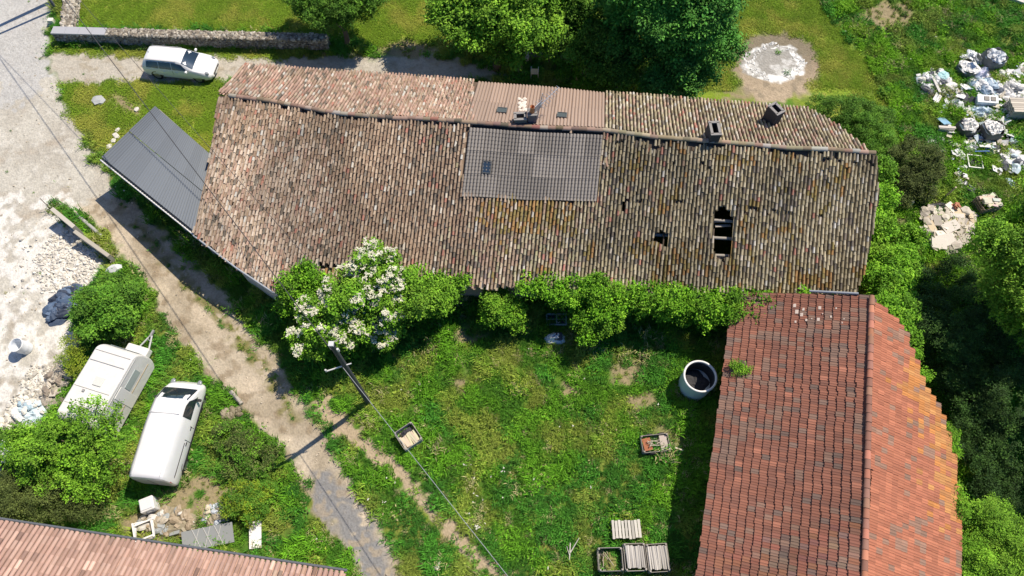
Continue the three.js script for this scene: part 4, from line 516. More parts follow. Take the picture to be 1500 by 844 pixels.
{ const t = thing('glazed_frame', 'grey glazed frame with white crossed bars leaning by the house eave', 'frame', g(308, 788), .2), m = mat(.5, .5, .49); part('pane', box(2.3, .03, .9, 0, .3, 0, 0, .25), mat(.27, .29, .3, .3), t); for (let i = 0; i < 3; i++) { part('bar', box(.02, .03, 1.0, -.5 + i * .5, .33, 0, .35, .25), m, t); part('bar', box(.02, .03, 1.0, -.5 + i * .5, .33, 0, -.35, .25), m, t); } }

{ const R = rng(130), l = []; for (let i = 0; i < 900; i++) { const px = 1345 + R() * 160, py = 80 + R() * 200; if (fbm(px * .03 + 2, py * .03, 2) < .47 || px < 1395 + (py - 230) * .3 && py > 120) continue; const p = g(px, py, .12 + R() * .12), c = pick(R, [[.76, .76, .75], [.7, .72, .75], [.5, .6, .68], [.6, .55, .46], [.1, .1, .12], [.78, .78, .78]]), s = .08 + R() * R() * .35; l.push({ m: place(p, (R() - .5) * .9, R() * 6, (R() - .5) * .9, s * 1.8, .03, s * 1.2), c: rgb(...c) }); } const o = inst('scrap_bits', box(1, 1, 1), rockWhite, l, scene, 'stuff'); o.userData.label = 'small scraps of plaster and plastic strewn between the bags'; o.userData.category = 'scrap'; }
// ---------- vehicles ----------
const carWhite = new THREE.MeshPhysicalMaterial({ color: rgb(.78, .79, .8), roughness: .35, clearcoat: .8, clearcoatRoughness: .08, side: THREE.DoubleSide });
const carGlass = new THREE.MeshPhysicalMaterial({ color: rgb(.02, .03, .04), roughness: .08, clearcoat: 1, side: THREE.DoubleSide }), rubber = mat(.02, .02, .021, .8), blackTrim = mat(.025, .026, .028, .6), alloy = mat(.4, .41, .42, .35, { metalness: .8 });
// stations: x, sill y, half width, belt y, belt half width, roof-edge y, roof-edge half width, roof y
function ringOf(s) { const [x, y0, w, yb, wb, ye, we, yr] = s, pts = [[w * .9, y0], [w, lerp(y0, yb, .35)], [w * .995, lerp(y0, yb, .7)], [wb, yb], [lerp(wb, we, .5), lerp(yb, ye, .52)], [we, ye], [we * .8, lerp(ye, yr, .62)], [we * .4, lerp(ye, yr, .93)], [0, yr]]; return pts.concat(pts.slice(0, -1).reverse().map(([z, y]) => [-z, y])).map(([z, y]) => [x, y, z]); }
function shell(st) { const fine = []; for (let i = 0; i < st.length - 1; i++) for (let k = 0; k < 3; k++) { const a = st[Math.max(0, i - 1)], b = st[i], c = st[i + 1], d = st[Math.min(st.length - 1, i + 2)], t = k / 3; fine.push(b.map((_, j) => j === 0 ? lerp(b[0], c[0], t) : clampBetween(.5 * (2 * b[j] + (c[j] - a[j]) * t + (2 * a[j] - 5 * b[j] + 4 * c[j] - d[j]) * t * t + (3 * b[j] - a[j] - 3 * c[j] + d[j]) * t * t * t), b[j], c[j]))); } fine.push(st[st.length - 1]); const pos = [], idx = [], n = 17; fine.forEach(s => ringOf(s).forEach(p => pos.push(...p))); for (let i = 0; i < fine.length - 1; i++) for (let k = 0; k < n - 1; k++) { const a = i * n + k, b = a + n; idx.push(a, b, a + 1, a + 1, b, b + 1); } const cap = (o, f) => { for (let k = 1; k < n - 1; k++) f ? idx.push(o, o + k, o + k + 1) : idx.push(o, o + k + 1, o + k); }; cap(0, true); cap((fine.length - 1) * n, false); return geoOf(pos, idx); }
function clampBetween(v, a, b) { const lo = Math.min(a, b) - Math.abs(a - b) * .1, hi = Math.max(a, b) + Math.abs(a - b) * .1; return clamp(v, lo, hi); }
const stAt = (st, x) => { let i = 0; while (i < st.length - 2 && x > st[i + 1][0]) i++; const t = (x - st[i][0]) / (st[i + 1][0] - st[i][0]); return st[i].map((v, j) => lerp(v, st[i + 1][j], t)); };
function sideGlass(st, x0, x1, side, lo = .08, hi = .92, skew0 = 0, skew1 = 0, out = .012) { const n = 6, pos = [], idx = []; for (let i = 0; i <= n; i++) for (let j = 0; j <= 3; j++) { const v = lerp(lo, hi, j / 3), x = lerp(x0 + skew0 * v, x1 + skew1 * v, i / n), [, , , yb, wb, ye, we] = stAt(st, x); pos.push(x, lerp(yb, ye, v), side * (lerp(wb, we, v) + out + Math.sin(v * 3.14) * .01)); } for (let i = 0; i < n; i++) for (let j = 0; j < 3; j++) { const a = i * 4 + j, b = a + 4; idx.push(a, b, a + 1, a + 1, b, b + 1); } return geoOf(pos, idx); }
function crossGlass(st, x0, x1, out = .014, wk = .96) { const pos = [], idx = []; for (let i = 0; i <= 4; i++) { const x = lerp(x0, x1, i / 4), s = stAt(st, x), we = s[6] * wk, ye = s[5], yr = s[7]; for (let k = 0; k <= 8; k++) { const u = k / 4 - 1; pos.push(x + Math.sign(x1 - x0) * -out * .4, lerp(yr, ye, Math.pow(Math.abs(u), 2.2) * .82) + out, u * we); } } for (let i = 0; i < 4; i++) for (let k = 0; k < 8; k++) { const a = i * 9 + k, b = a + 9; idx.push(a, b, a + 1, a + 1, b, b + 1); } return geoOf(pos, idx); }
function wheel(t, x, z, r) { const s = Math.sign(z), w = part('wheel', new THREE.CylinderGeometry(r, r, .2, 22).rotateX(Math.PI / 2), rubber, t); w.position.set(x, r, z - s * .04); const rim = part('rim', new THREE.CylinderGeometry(r * .66, r * .62, .06, 18).rotateX(Math.PI / 2), alloy, w); rim.position.z = s * .085; part('wheel_arch', new THREE.TorusGeometry(r * 1.12, .05, 6, 18, Math.PI), blackTrim, t).position.set(x, r, z + s * .02); }
function vehicle(name, label, cat, p, turn, st, o) {
  const t = thing(name, label, cat, p, turn); part('body', shell(st), carWhite, t);
  part('windscreen', crossGlass(st, o.ws[1], o.ws[0]), carGlass, t); if (o.rw) part('rear_window', crossGlass(st, o.rw[0], o.rw[1]), carGlass, t);
  for (const s of [-1, 1]) { for (const q of o.side) part('side_window', sideGlass(st, q[0], q[1], s, .1, .9, q[2] || 0, q[3] || 0), carGlass, t); for (const x of o.wheels) wheel(t, x, s * o.wz, o.r); const fr = st[st.length - 3], hl = new THREE.SphereGeometry(.16, 10, 8); hl.scale(1.1, .5, .8); hl.translate(fr[0] + .12, fr[3] - .06, s * (fr[4] - .13)); part('headlight', hl, new THREE.MeshPhysicalMaterial({ color: rgb(.25, .27, .29), roughness: .1, clearcoat: 1 }), t); part('tail_light', box(.05, .2, .16, st[1][0] + .0, o.tl, s * (st[1][4] - .1)), mat(.35, .02, .02, .3), t); const mr = part('mirror', rbox(.13, .14, .2, .04, o.mx, o.my, s * (o.mz)), o.mirror || carWhite, t); for (const hx of o.handles) part('door_handle', box(.18, .03, .04, hx, o.hy, s * (o.hz + .015)), o.handle || carWhite, t); part('door_seam', box(.012, .42, .012, o.seam, o.hy - .12, s * (o.hz + .006)), blackTrim, t); }
  part('bumper', box(.08, .16, st[0][2] * 2.2, st[0][0] + .05, .42, 0), o.bump || carWhite, t); part('grille', box(.05, .12, .9, st[st.length - 1][0] - .01, .48, 0), blackTrim, t); part('number_plate', box(.02, .11, .52, st[st.length - 1][0] + .015, .38, 0), mat(.7, .7, .66, .5), t); return t;
}
const wagon = [[-2.30, .36, .66, .62, .66, .66, .6, .70], [-2.22, .26, .82, .92, .79, 1.0, .7, 1.03], [-1.95, .2, .87, .95, .84, 1.37, .6, 1.43], [-1.2, .2, .89, .95, .86, 1.43, .62, 1.5], [0, .2, .9, .93, .87, 1.43, .62, 1.5], [.45, .2, .9, .92, .87, 1.36, .63, 1.42], [1.2, .2, .9, .92, .83, .96, .72, 1.02], [1.85, .22, .88, .8, .8, .84, .62, .9], [2.15, .28, .8, .66, .72, .7, .52, .74], [2.3, .36, .6, .55, .56, .57, .4, .6]];
{
  const c = g(271, 104, 0), a = g(215, 100), b = g(320, 110), t = vehicle('estate_car', 'white estate car parked on the gravel lane below the rubble wall', 'car', c, -Math.atan2(b.z - a.z, b.x - a.x), wagon, { ws: [.5, 1.15], rw: [-1.98, -2.2], side: [[-1.9, -1.05, .12, 0], [-1.0, -.2, 0, 0], [-.15, .95, 0, -.5]], wheels: [-1.4, 1.35], wz: .82, r: .32, tl: .86, mx: .82, my: 1.0, mz: .98, handles: [-.75, .1], hy: .8, hz: .885, seam: -.18 });
  for (const s of [-1, 1]) part('roof_rail', bar(V3(-1.8, 1.45, s * .6), V3(.2, 1.47, s * .62), .02, .02, 6), mat(.5, .5, .5, .4), t); part('roof_aerial', bar(V3(-1.75, 1.46, 0), V3(-1.95, 1.62, 0), .012), blackTrim, t); t.scale.setScalar(.97);
}
const vanSt = [[-2.5, .4, .8, .9, .82, 1.5, .76, 1.56], [-2.44, .3, .9, 1.0, .9, 1.82, .78, 1.9], [-2.0, .25, .93, 1.05, .93, 1.88, .8, 1.97], [0, .25, .95, 1.05, .94, 1.9, .8, 1.98], [1.0, .25, .95, 1.05, .93, 1.84, .77, 1.92], [1.4, .25, .95, 1.04, .92, 1.62, .82, 1.72], [2.02, .25, .94, 1.0, .9, 1.1, .87, 1.17], [2.3, .27, .9, .88, .8, .94, .7, 1.0], [2.43, .33, .82, .7, .74, .74, .58, .8], [2.52, .4, .62, .58, .56, .6, .42, .63]];
{
  const R_ = g(236, 690, 0), Fp = g(272, 572, 0); const c = g(262, 637), t = vehicle('van', 'white panel van parked on the grass beside the caravan', 'van', c, -Math.atan2(Fp.z - R_.z, Fp.x - R_.x), vanSt, { ws: [1.15, 2.02], side: [[.5, 1.75, 0, -.5]], wheels: [-1.5, 1.55], wz: .87, r: .33, tl: 1.1, mx: 1.5, my: 1.15, mz: 1.06, handles: [.15, -.6], hy: .95, hz: .945, seam: .22, mirror: blackTrim, handle: blackTrim, bump: blackTrim });
  t.scale.setScalar(1.0); part('slide_rail', box(1.6, .035, .02, -1.4, 1.1, .94), blackTrim, t); part('slide_rail', box(1.6, .035, .02, -1.4, 1.1, -.94), blackTrim, t); part('roof_seam', box(.02, .012, 1.5, .55, 1.965, 0), mat(.35, .36, .37), t); for (const s of [-1, 1]) { part('roof_seam', box(2.9, .012, .02, -.9, 1.93, s * .66), mat(.45, .46, .47), t); part('sill_trim', box(3.2, .12, .03, 0, .5, s * .955), blackTrim, t); part('door_seam', box(.014, .75, .012, -.45, .82, s * .952), blackTrim, t); } part('rear_door_seam', box(.02, 1.2, .015, -2.5, 1.0, 0), blackTrim, t); part('wiper', bar(V3(1.98, 1.22, -.4), V3(1.72, 1.46, .05), .012), blackTrim, t);
}
{ // caravan
  const a = g(97, 597, 2.3), b = g(150, 508, 2.3), ang = -Math.atan2(b.z - a.z, b.x - a.x), c = g(178, 583, 0), t = thing('caravan', 'white touring caravan on the grass with its drawbar towards the round shrub', 'caravan', c, ang), m = mat(.8, .79, .76, .5, { map: (() => { const t = grainTex(256, 3, 12, .91, 1); t.repeat.set(.45, .45); return t; })() }), L = 4.1, Wd = 2.05, s = new THREE.Shape();
  s.moveTo(-L / 2 + .1, .4); s.lineTo(L / 2 - .25, .4); s.quadraticCurveTo(L / 2, .7, L / 2 - .05, 1.3); s.quadraticCurveTo(L / 2 - .15, 2.2, L / 2 - .5, 2.3); s.lineTo(-L / 2 + .4, 2.34); s.quadraticCurveTo(-L / 2, 2.25, -L / 2, 1.4); s.closePath(); const q = new THREE.ExtrudeGeometry(s, { depth: Wd - .16, bevelEnabled: true, bevelSize: .08, bevelThickness: .08, bevelSegments: 3, curveSegments: 10 }); q.translate(0, 0, -(Wd - .16) / 2); part('body', q, m, t);
  for (const x of [-1.2, -.35, 1.0]) part('roof_joint', box(.03, .012, 1.85, x, 2.428, 0), mat(.55, .54, .5), t); part('front_seam', box(.03, .02, 1.9, 1.52, 2.4, 0), mat(.5, .49, .46), t); part('skylight', rbox(.45, .06, .45, .02, .1, 2.42, .1), mat(.66, .66, .62, .4), t); part('vent', box(.12, .06, .12, -.5, 2.43, -.35), mat(.3, .3, .3), t); for (const sd of [-1, 1]) { part('side_window', rbox(1.0, .5, .03, .01, .75, 1.55, sd * (Wd / 2 + .005)), mat(.4, .45, .44, .3), t); part('side_window', rbox(.8, .5, .03, .01, -.9, 1.55, sd * (Wd / 2 + .005)), mat(.4, .45, .44, .3), t); part('trim_strip', box(L - .5, .04, .02, 0, 1.05, sd * (Wd / 2 + .008)), mat(.45, .36, .22), t); part('awning_rail', box(L - .8, .03, .03, 0, 2.2, sd * (Wd / 2 + .01)), mat(.5, .5, .48), t); wheel(t, -.1, sd * (Wd / 2 - .12), .3); }
  part('door', rbox(.6, 1.65, .03, .01, -.1, 1.25, Wd / 2 + .006), mat(.74, .73, .7), t); part('front_window', box(.02, .5, 1.5, L / 2 + .0, 1.6, 0, 0, 0, .12), mat(.3, .35, .36, .3), t); part('gas_locker', rbox(.5, .45, 1.2, .08, L / 2 + .28, .72, 0), m, t); part('drawbar', [bar(V3(L / 2, .42, .45), V3(L / 2 + 1.3, .42, .04), .05, .05, 6), bar(V3(L / 2, .42, -.45), V3(L / 2 + 1.3, .42, -.04), .05, .05, 6)], mat(.45, .46, .46, .5), t); part('coupling', box(.4, .1, .1, L / 2 + 1.4, .46, 0), mat(.3, .3, .31, .5), t); part('jockey_wheel', bar(V3(L / 2 + 1.0, 0, .12), V3(L / 2 + 1.0, .8, .12), .03), mat(.5, .5, .5), t);
}
// ---------- plants ----------
function leafClump(n, spread, size, seed, aspect = .55) {
  const R = rng(seed), pos = [], idx = [];
  for (let i = 0; i < n; i++) {
    const c = V3((R() - .5) * 2, (R() - .5) * 1.4, (R() - .5) * 2).multiplyScalar(spread), d = V3(R() - .5, (R() - .6) * .7, R() - .5).normalize(), nn = V3((R() - .5) * 1.1, 1, (R() - .5) * 1.1).normalize(), s = new THREE.Vector3().crossVectors(d, nn).normalize(), l = size * (.7 + R() * .6), w = l * aspect, k = pos.length / 3;
    const tip = c.clone().addScaledVector(d, l), m = c.clone().addScaledVector(d, l * .45), a = m.clone().addScaledVector(s, w / 2).addScaledVector(nn, .12 * w), b = m.clone().addScaledVector(s, -w / 2).addScaledVector(nn, .12 * w);
    pos.push(...c, ...a, ...tip, ...b); idx.push(k, k + 1, k + 2, k, k + 2, k + 3);
  } return geoOf(pos, idx);
}
const clumpBig = [0, 1, 2].map(i => leafClump(26, .26, .15, 300 + i)), clumpMid = [0, 1, 2].map(i => leafClump(26, .2, .11, 310 + i)), clumpFine = [0, 1, 2].map(i => leafClump(28, .16, .075, 320 + i, .5)), flowerHead = leafClump(12, .05, .06, 330, .9);
const leafMat = new THREE.MeshStandardMaterial({ color: 0xffffff, roughness: .85, side: THREE.DoubleSide });
const petalMat = new THREE.MeshStandardMaterial({ color: 0xffffff, roughness: .9, side: THREE.DoubleSide });
const bark = mat(.13, .1, .07), barkPale = mat(.22, .19, .15);
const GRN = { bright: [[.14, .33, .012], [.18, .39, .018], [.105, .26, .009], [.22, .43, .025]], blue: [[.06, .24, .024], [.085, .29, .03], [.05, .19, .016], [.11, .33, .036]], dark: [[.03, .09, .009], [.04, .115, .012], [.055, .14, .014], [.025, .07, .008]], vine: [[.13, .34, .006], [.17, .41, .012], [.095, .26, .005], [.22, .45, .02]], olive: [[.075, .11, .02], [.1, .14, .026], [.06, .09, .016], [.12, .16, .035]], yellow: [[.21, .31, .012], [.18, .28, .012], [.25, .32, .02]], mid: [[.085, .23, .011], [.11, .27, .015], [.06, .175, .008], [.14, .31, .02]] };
function canopy(t, lobes, o) {
  const R = rng(o.seed), lists = [[], [], []], fl = [], org = t.position;
  const R2 = rng(o.seed + 5), more = []; for (const [c, r, ry = 1] of lobes) if (r > .8) { const k = 4 + Math.floor(r * 2); for (let i = 0; i < k; i++) { if (R2() < .2) continue; const a = R2() * 6.28, y = R2() * 1.1 - .25, q = Math.sqrt(Math.max(.05, 1 - y * y)); more.push([c.clone().add(V3(Math.cos(a) * q * r * .95, y * r * ry * .95, Math.sin(a) * q * r * .95)), r * (.24 + R2() * .2), ry]); } }
  for (const [c, r, ry = 1] of lobes.map(([c, r, y]) => [c, r > .8 ? r * .9 : r, y]).concat(more)) {
    const lf = .78 + R2() * .42, nb = Math.round((o.dens ?? 9) * 12.57 * r * r * .62);
    for (let i = 0; i < nb; i++) {
      const u = R() * 2 - 1, y = u < -.35 ? u * -.6 : u, a = R() * 6.283, q = Math.sqrt(1 - y * y), dir = V3(Math.cos(a) * q, y, Math.sin(a) * q), rr = r * (.62 + .42 * Math.sqrt(R())) * (.78 + .44 * noise(dir.x * 2.2 + o.seed + c.x, dir.z * 2.2 + dir.y * 1.7));
      const tw = c.clone().add(V3(dir.x * rr, dir.y * rr * ry, dir.z * rr)); if (tw.y < .12) tw.y = .12 + R() * .3;
      if (o.keep && !o.keep(tw)) continue;
      const tone = pick(R, o.pal), f0 = lf * (.75 + R() * .5), kk = o.per ?? 2;
      for (let k = 0; k < kk; k++) { const p = tw.clone().add(V3((R() - .5), (R() - .5) * .7, (R() - .5)).multiplyScalar((o.twig ?? .5) * .75)), f = f0 * (.85 + R() * .3); if (p.y < .06) p.y = .06; lists[Math.floor(R() * 3)].push({ m: place(p.sub(org), (R() - .5) * 1.1, R() * 6.28, (R() - .5) * 1.1, (o.scale ?? 1) * (.55 + R() * .85)), c: rgb(tone[0] * f, tone[1] * f, tone[2] * f) }); }
      if (o.flowers && dir.y > .0 && R() < o.flowers && (!o.flowerAt || o.flowerAt(tw))) { const n = 4 + Math.floor(R() * 5); for (let k = 0; k < n; k++) { const p = tw.clone().add(V3((R() - .5) * .3, .12 + R() * .1, (R() - .5) * .3)), w = .72 + R() * .28; fl.push({ m: place(p.sub(org), (R() - .5) * .7, R() * 6, (R() - .5) * .7, .8 + R() * .8, .6, .8 + R() * .8), c: rgb(.8 * w, .79 * w, .62 * w) }); } }
    }
  }
  inst(o.part ?? 'crown', (o.leaf ?? clumpMid)[o.seed % 3], leafMat, lists.flat(), t, 'stuff');
  if (fl.length) inst('blossom', flowerHead, petalMat, fl, t, 'stuff');
}
function woody(t, trunkTop, r, lobes, m = bark) {
  const b = V3(0, -.1, 0), top = trunkTop.clone().sub(t.position), mid = top.clone().multiplyScalar(.5).add(V3(.12, 0, -.08)); const tr = new THREE.TubeGeometry(new THREE.CatmullRomCurve3([b, mid, top]), 8, r, 8), p = tr.attributes.position; for (let i = 0; i < p.count; i++) { const k = clamp(p.getY(i) / Math.max(.5, top.y)), s = 1 - .45 * k, cx = mid.x * Math.sin(k * 3.14) + top.x * k * k, cz = mid.z * Math.sin(k * 3.14) + top.z * k * k; p.setX(i, cx + (p.getX(i) - cx) * s); p.setZ(i, cz + (p.getZ(i) - cz) * s); } tr.computeVertexNormals(); part('trunk', tr, m, t);
  lobes.forEach(([c, rr]) => { const e = c.clone().sub(t.position); part('limb', bar(top.clone().multiplyScalar(.75), e, r * .5, r * .16, 6), m, t); });
}
function tree(name, label, cat, base, lobes, o) { const t = thing(name, label, cat, base); const L = lobes.map(([x, y, h, r, ry]) => [g(x, y, h), r, ry]); const c = L.reduce((a, l) => a.add(l[0]), V3(0, 0, 0)).multiplyScalar(1 / L.length); if (!o.noTrunk) woody(t, V3(lerp(base.x, c.x, .6), c.y * .62, lerp(base.z, c.z, .6)), o.trunk ?? .18, L, o.bark); canopy(t, L, o); return t; }
const under = (x, y, h) => { const p = g(x, y, h); p.y = 0; return p; };
// trees behind the barn
tree('broadleaf_tree', 'rounded small tree leaning over the rubble wall end', 'tree', under(492, 6, 3.5), [[492, -8, 3.0, 2.3, .7], [448, -14, 2.8, 1.6, .7], [532, 8, 2.8, 1.2, .7], [500, 20, 2.5, 1.4, .6], [465, 8, 2.6, 1.2, .6]], { seed: 401, pal: GRN.mid, dens: 10, trunk: .2, scale: .9 });
tree('maple_tree', 'bright green maple behind the barn beside the lane', 'tree', under(725, 10, 5), [[725, 10, 4.6, 2.8], [690, -20, 4.6, 2.4], [770, -15, 5.0, 2.7], [738, 58, 2.9, 1.8, .8], [785, 42, 3.4, 1.7], [672, 18, 3.0, 1.4], [700, 46, 2.7, 1.3]], { seed: 402, pal: GRN.bright, dens: 8, leaf: clumpBig, twig: .6, trunk: .3 });
tree('broadleaf_tree', 'dark leaved tree standing between the two big maples', 'tree', under(868, 20, 5), [[862, 30, 2.8, 2.2], [830, -5, 3.4, 2.2], [888, 72, 2.6, 1.6], [846, 78, 3.0, .8], [905, 108, 2.2, 1.3], [870, 60, 3.8, .7]], { seed: 403, pal: GRN.mid, dens: 8, leaf: clumpBig, twig: .6, trunk: .26 });
tree('maple_tree', 'blue green maple beside the bare earth circle', 'tree', under(985, 40, 5), [[990, 22, 5.4, 2.4], [1030, 12, 4.8, 2.1], [950, -5, 6.0, 2.4], [1038, 66, 3.8, 1.5], [992, 80, 3.2, 1.5], [1032, 106, 2.2, 1.0], [965, 126, 2.6, .8, .7], [1005, 124, 2.4, .8], [930, 60, 3.2, 1.8]], { seed: 404, pal: GRN.blue, dens: 8, leaf: clumpBig, twig: .6, trunk: .3 });
// hedge and vines at the barn's east end
tree('hedge', 'dense dark green hedge curling round the barn verge', 'hedge', under(1245, 178, .8), [[1200, 158, .8, .75], [1225, 165, .9, .95], [1255, 170, 1.0, 1.05], [1282, 180, 1.0, 1.0], [1282, 205, 1.0, 1.1], [1255, 190, 1.0, 1.0], [1290, 232, .9, .9]], { seed: 411, pal: GRN.mid, dens: 17, leaf: clumpFine, twig: .3, noTrunk: true, part: 'foliage' });
tree('vine', 'bright green vine climbing the east gable of the barn', 'vine', under(1285, 340, 1.2), [[1290, 250, 1.9, .7], [1292, 290, 1.7, .75], [1284, 330, 1.8, .85], [1280, 370, 1.7, .95], [1300, 400, 1.2, 1.1], [1280, 410, 1.9, .9], [1300, 440, 1.6, 1.1], [1320, 385, .8, .9], [1318, 460, 2.4, .8], [1292, 448, 3.2, .6], [1310, 470, 3.1, .55], [1328, 492, 2.8, .5], [1335, 350, .5, .7]], { seed: 412, pal: GRN.vine, dens: 14, leaf: clumpMid, twig: .35, noTrunk: true, part: 'foliage' });
tree('shrub', 'dark olive shrub between the barn gable and the scrap', 'shrub', under(1340, 238, .9), [[1338, 232, 1.3, 1.1], [1355, 248, 1.0, .85], [1330, 262, .9, .9], [1348, 278, .6, .75], [1318, 290, .5, .6]], { seed: 413, pal: GRN.olive, dens: 17, leaf: clumpFine, twig: .28, trunk: .08, part: 'foliage' });
// trees along the right edge
function treeAt(name, label, base, lobes, o) { const t = thing(name, label, 'tree', V3(base[0], 0, base[1])); const L = lobes.map(([x, y, z, r, ry]) => [V3(x, y, z), r, ry]); const c = L.reduce((q, l) => q.add(l[0]), V3(0, 0, 0)).multiplyScalar(1 / L.length); woody(t, V3(lerp(base[0], c.x, .6), c.y * .62, lerp(base[1], c.z, .6)), o.trunk ?? .2, L); canopy(t, L, o); return t; }
treeAt('ash_tree', 'yellow green tree shading the stone heap and the outbuilding corner', [24.8, -15.4], [[24.6, 5.4, -15.2, 2.2], [23.9, 4.6, -16.6, 1.4], [25.6, 5.2, -17.2, 2.0], [23.3, 4.2, -13.9, 1.2], [24.4, 4.4, -13.0, 1.5], [26.6, 5.8, -15, 2.0]], { seed: 421, pal: GRN.bright, dens: 10, trunk: .2 });
treeAt('oak_tree', 'tall dark oak rising beyond the undergrowth behind the ash', [29.4, -14.6], [[29, 6.6, -14.6, 2.6], [30.6, 6.2, -16.4, 2.4], [28.4, 5.4, -12.9, 2.0], [31, 7, -13.4, 2.4]], { seed: 422, pal: GRN.mid, dens: 7, trunk: .28 });
treeAt('oak_tree', 'tall dark oak rising beyond the undergrowth opposite the lichened eave', [29, -10], [[28.6, 6.6, -10.2, 2.4], [30.4, 6.4, -11.4, 2.2], [28.4, 5.6, -8.4, 1.9], [30.8, 6.6, -9, 2.2]], { seed: 423, pal: GRN.mid, dens: 7, trunk: .26 });
tree('shrub', 'sunlit green shrub at the lower end of the outbuilding eave', 'shrub', under(1450, 800, 1.4), [[1440, 772, 1.6, 1.1], [1470, 790, 1.8, 1.4], [1420, 820, 1.5, 1.1], [1460, 840, 1.7, 1.4], [1500, 820, 1.9, 1.4], [1400, 850, 1.2, .8], [1490, 860, 1.6, 1.2]], { seed: 424, pal: GRN.bright, dens: 15, leaf: clumpFine, twig: .3, trunk: .08, part: 'foliage' });
tree('vine', 'green vine tufts creeping over the orange lichened tiles', 'vine', under(1400, 738, 2.4), [[1398, 728, 2.55, .4, .5], [1404, 745, 2.5, .42, .5], [1395, 640, 2.5, .25, .5], [1390, 662, 2.5, .22, .5]], { seed: 425, pal: GRN.vine, dens: 22, leaf: clumpFine, twig: .25, noTrunk: true, part: 'foliage' });
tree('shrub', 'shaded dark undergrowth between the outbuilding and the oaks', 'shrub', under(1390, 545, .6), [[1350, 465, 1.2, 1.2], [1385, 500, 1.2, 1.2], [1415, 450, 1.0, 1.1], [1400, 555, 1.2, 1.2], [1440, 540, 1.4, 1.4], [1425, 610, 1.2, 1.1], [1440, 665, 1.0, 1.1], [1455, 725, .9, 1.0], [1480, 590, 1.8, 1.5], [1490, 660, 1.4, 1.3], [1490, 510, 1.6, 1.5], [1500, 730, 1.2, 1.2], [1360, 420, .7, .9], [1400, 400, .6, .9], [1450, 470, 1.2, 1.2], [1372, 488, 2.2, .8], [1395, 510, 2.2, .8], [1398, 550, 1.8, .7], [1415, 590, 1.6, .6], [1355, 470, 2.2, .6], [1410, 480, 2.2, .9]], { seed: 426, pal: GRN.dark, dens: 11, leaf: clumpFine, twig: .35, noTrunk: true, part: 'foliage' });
// vines along the courtyard wall of the barn
const vineL = [[612, 408, 2.7, .65, .7], [650, 414, 2.6, .6, .7], [678, 412, 2.7, .4, .7], [775, 418, 2.7, .5, .7], [805, 422, 2.6, .65, .7], [840, 426, 2.6, .7, .7], [875, 425, 2.7, .75], [885, 448, 2.2, 1.0], [872, 470, 1.6, .95], [915, 430, 2.5, .7, .7], [950, 432, 2.5, .75, .7], [985, 436, 2.5, .75, .7], [1020, 440, 2.4, .8, .7], [1055, 444, 2.4, .8, .7], [1090, 447, 2.5, .8, .7], [1125, 450, 2.6, .75, .7], [1150, 452, 2.9, .55, .6], [1175, 440, 3.1, .4, .5], [1075, 462, 2.3, .6], [930, 448, 2.0, .6], [965, 452, 1.9, .6], [1000, 456, 1.8, .6], [1035, 460, 1.9, .65], [1110, 465, 2.5, .5], [1140, 462, 2.7, .45], [820, 432, 2.2, .5], [590, 415, 2.8, .6], [635, 430, 2.3, .6], [660, 428, 2.2, .5]];
tree('vine', 'thick bright green vine hanging along the courtyard eave of the barn', 'vine', under(900, 440, 2.4), vineL, { seed: 431, pal: GRN.vine, dens: 15, leaf: clumpMid, twig: .32, noTrunk: true, part: 'foliage' });
tree('shrub', 'leafy green bush growing under the courtyard eave beside the old sash', 'shrub', under(735, 455, 1), [[728, 446, 1.7, .75], [745, 458, 1.5, .7], [722, 462, 1.2, .6], [752, 470, .9, .5]], { seed: 432, pal: GRN.vine, dens: 15, leaf: clumpMid, twig: .3, trunk: .05, part: 'foliage' });
tree('elder_tree', 'elder tree covered in white blossom at the barn corner beside the pole', 'tree', under(520, 450, 2), [[555, 385, 3.7, 1.0], [545, 415, 3.4, 1.2], [505, 440, 3.3, 1.3], [560, 450, 2.8, 1.2], [480, 475, 2.9, 1.15], [455, 500, 2.3, .85], [510, 490, 2.4, 1.0], [600, 440, 2.9, 1.1], [640, 435, 2.6, .9], [560, 490, 1.7, .8], [460, 460, 2.5, .8]], { seed: 433, pal: GRN.bright, dens: 11, twig: .35, trunk: .12, flowers: .55, flowerAt: p => { const [x, y] = proj(p.x, p.y, p.z); return x < 590 && noise(x * .05, y * .05) > .33; } });
tree('vine', 'green creeper covering the barn corner behind the blossoming elder', 'vine', under(440, 430, 2), [[445, 400, 2.9, .45], [432, 425, 2.5, .75], [452, 440, 2.3, .75], [462, 412, 2.8, .5], [425, 445, 1.8, .6]], { seed: 434, pal: GRN.vine, dens: 15, leaf: clumpMid, twig: .3, noTrunk: true, part: 'foliage' });
tree('vine', 'ragged fringe of creeper along the lichened diagonal eave', 'vine', under(1370, 600, 2.2), [[1340, 520, 3.2, .28, .6], [1352, 548, 3.1, .25, .6], [1388, 632, 2.7, .3, .6], [1394, 660, 2.6, .22, .6], [1402, 712, 2.5, .2, .6], [1412, 800, 2.4, .35, .6]], { seed: 436, pal: GRN.vine, dens: 20, leaf: clumpFine, twig: .3, noTrunk: true, part: 'foliage' });
tree('vine', 'small tuft of weeds growing on the red tiles beside the tank', 'weeds', under(1085, 541, 2.8), [[1080, 541, 2.85, .3, .5], [1094, 540, 2.95, .22, .5]], { seed: 435, pal: GRN.vine, dens: 24, leaf: clumpFine, twig: .25, noTrunk: true, part: 'foliage' });
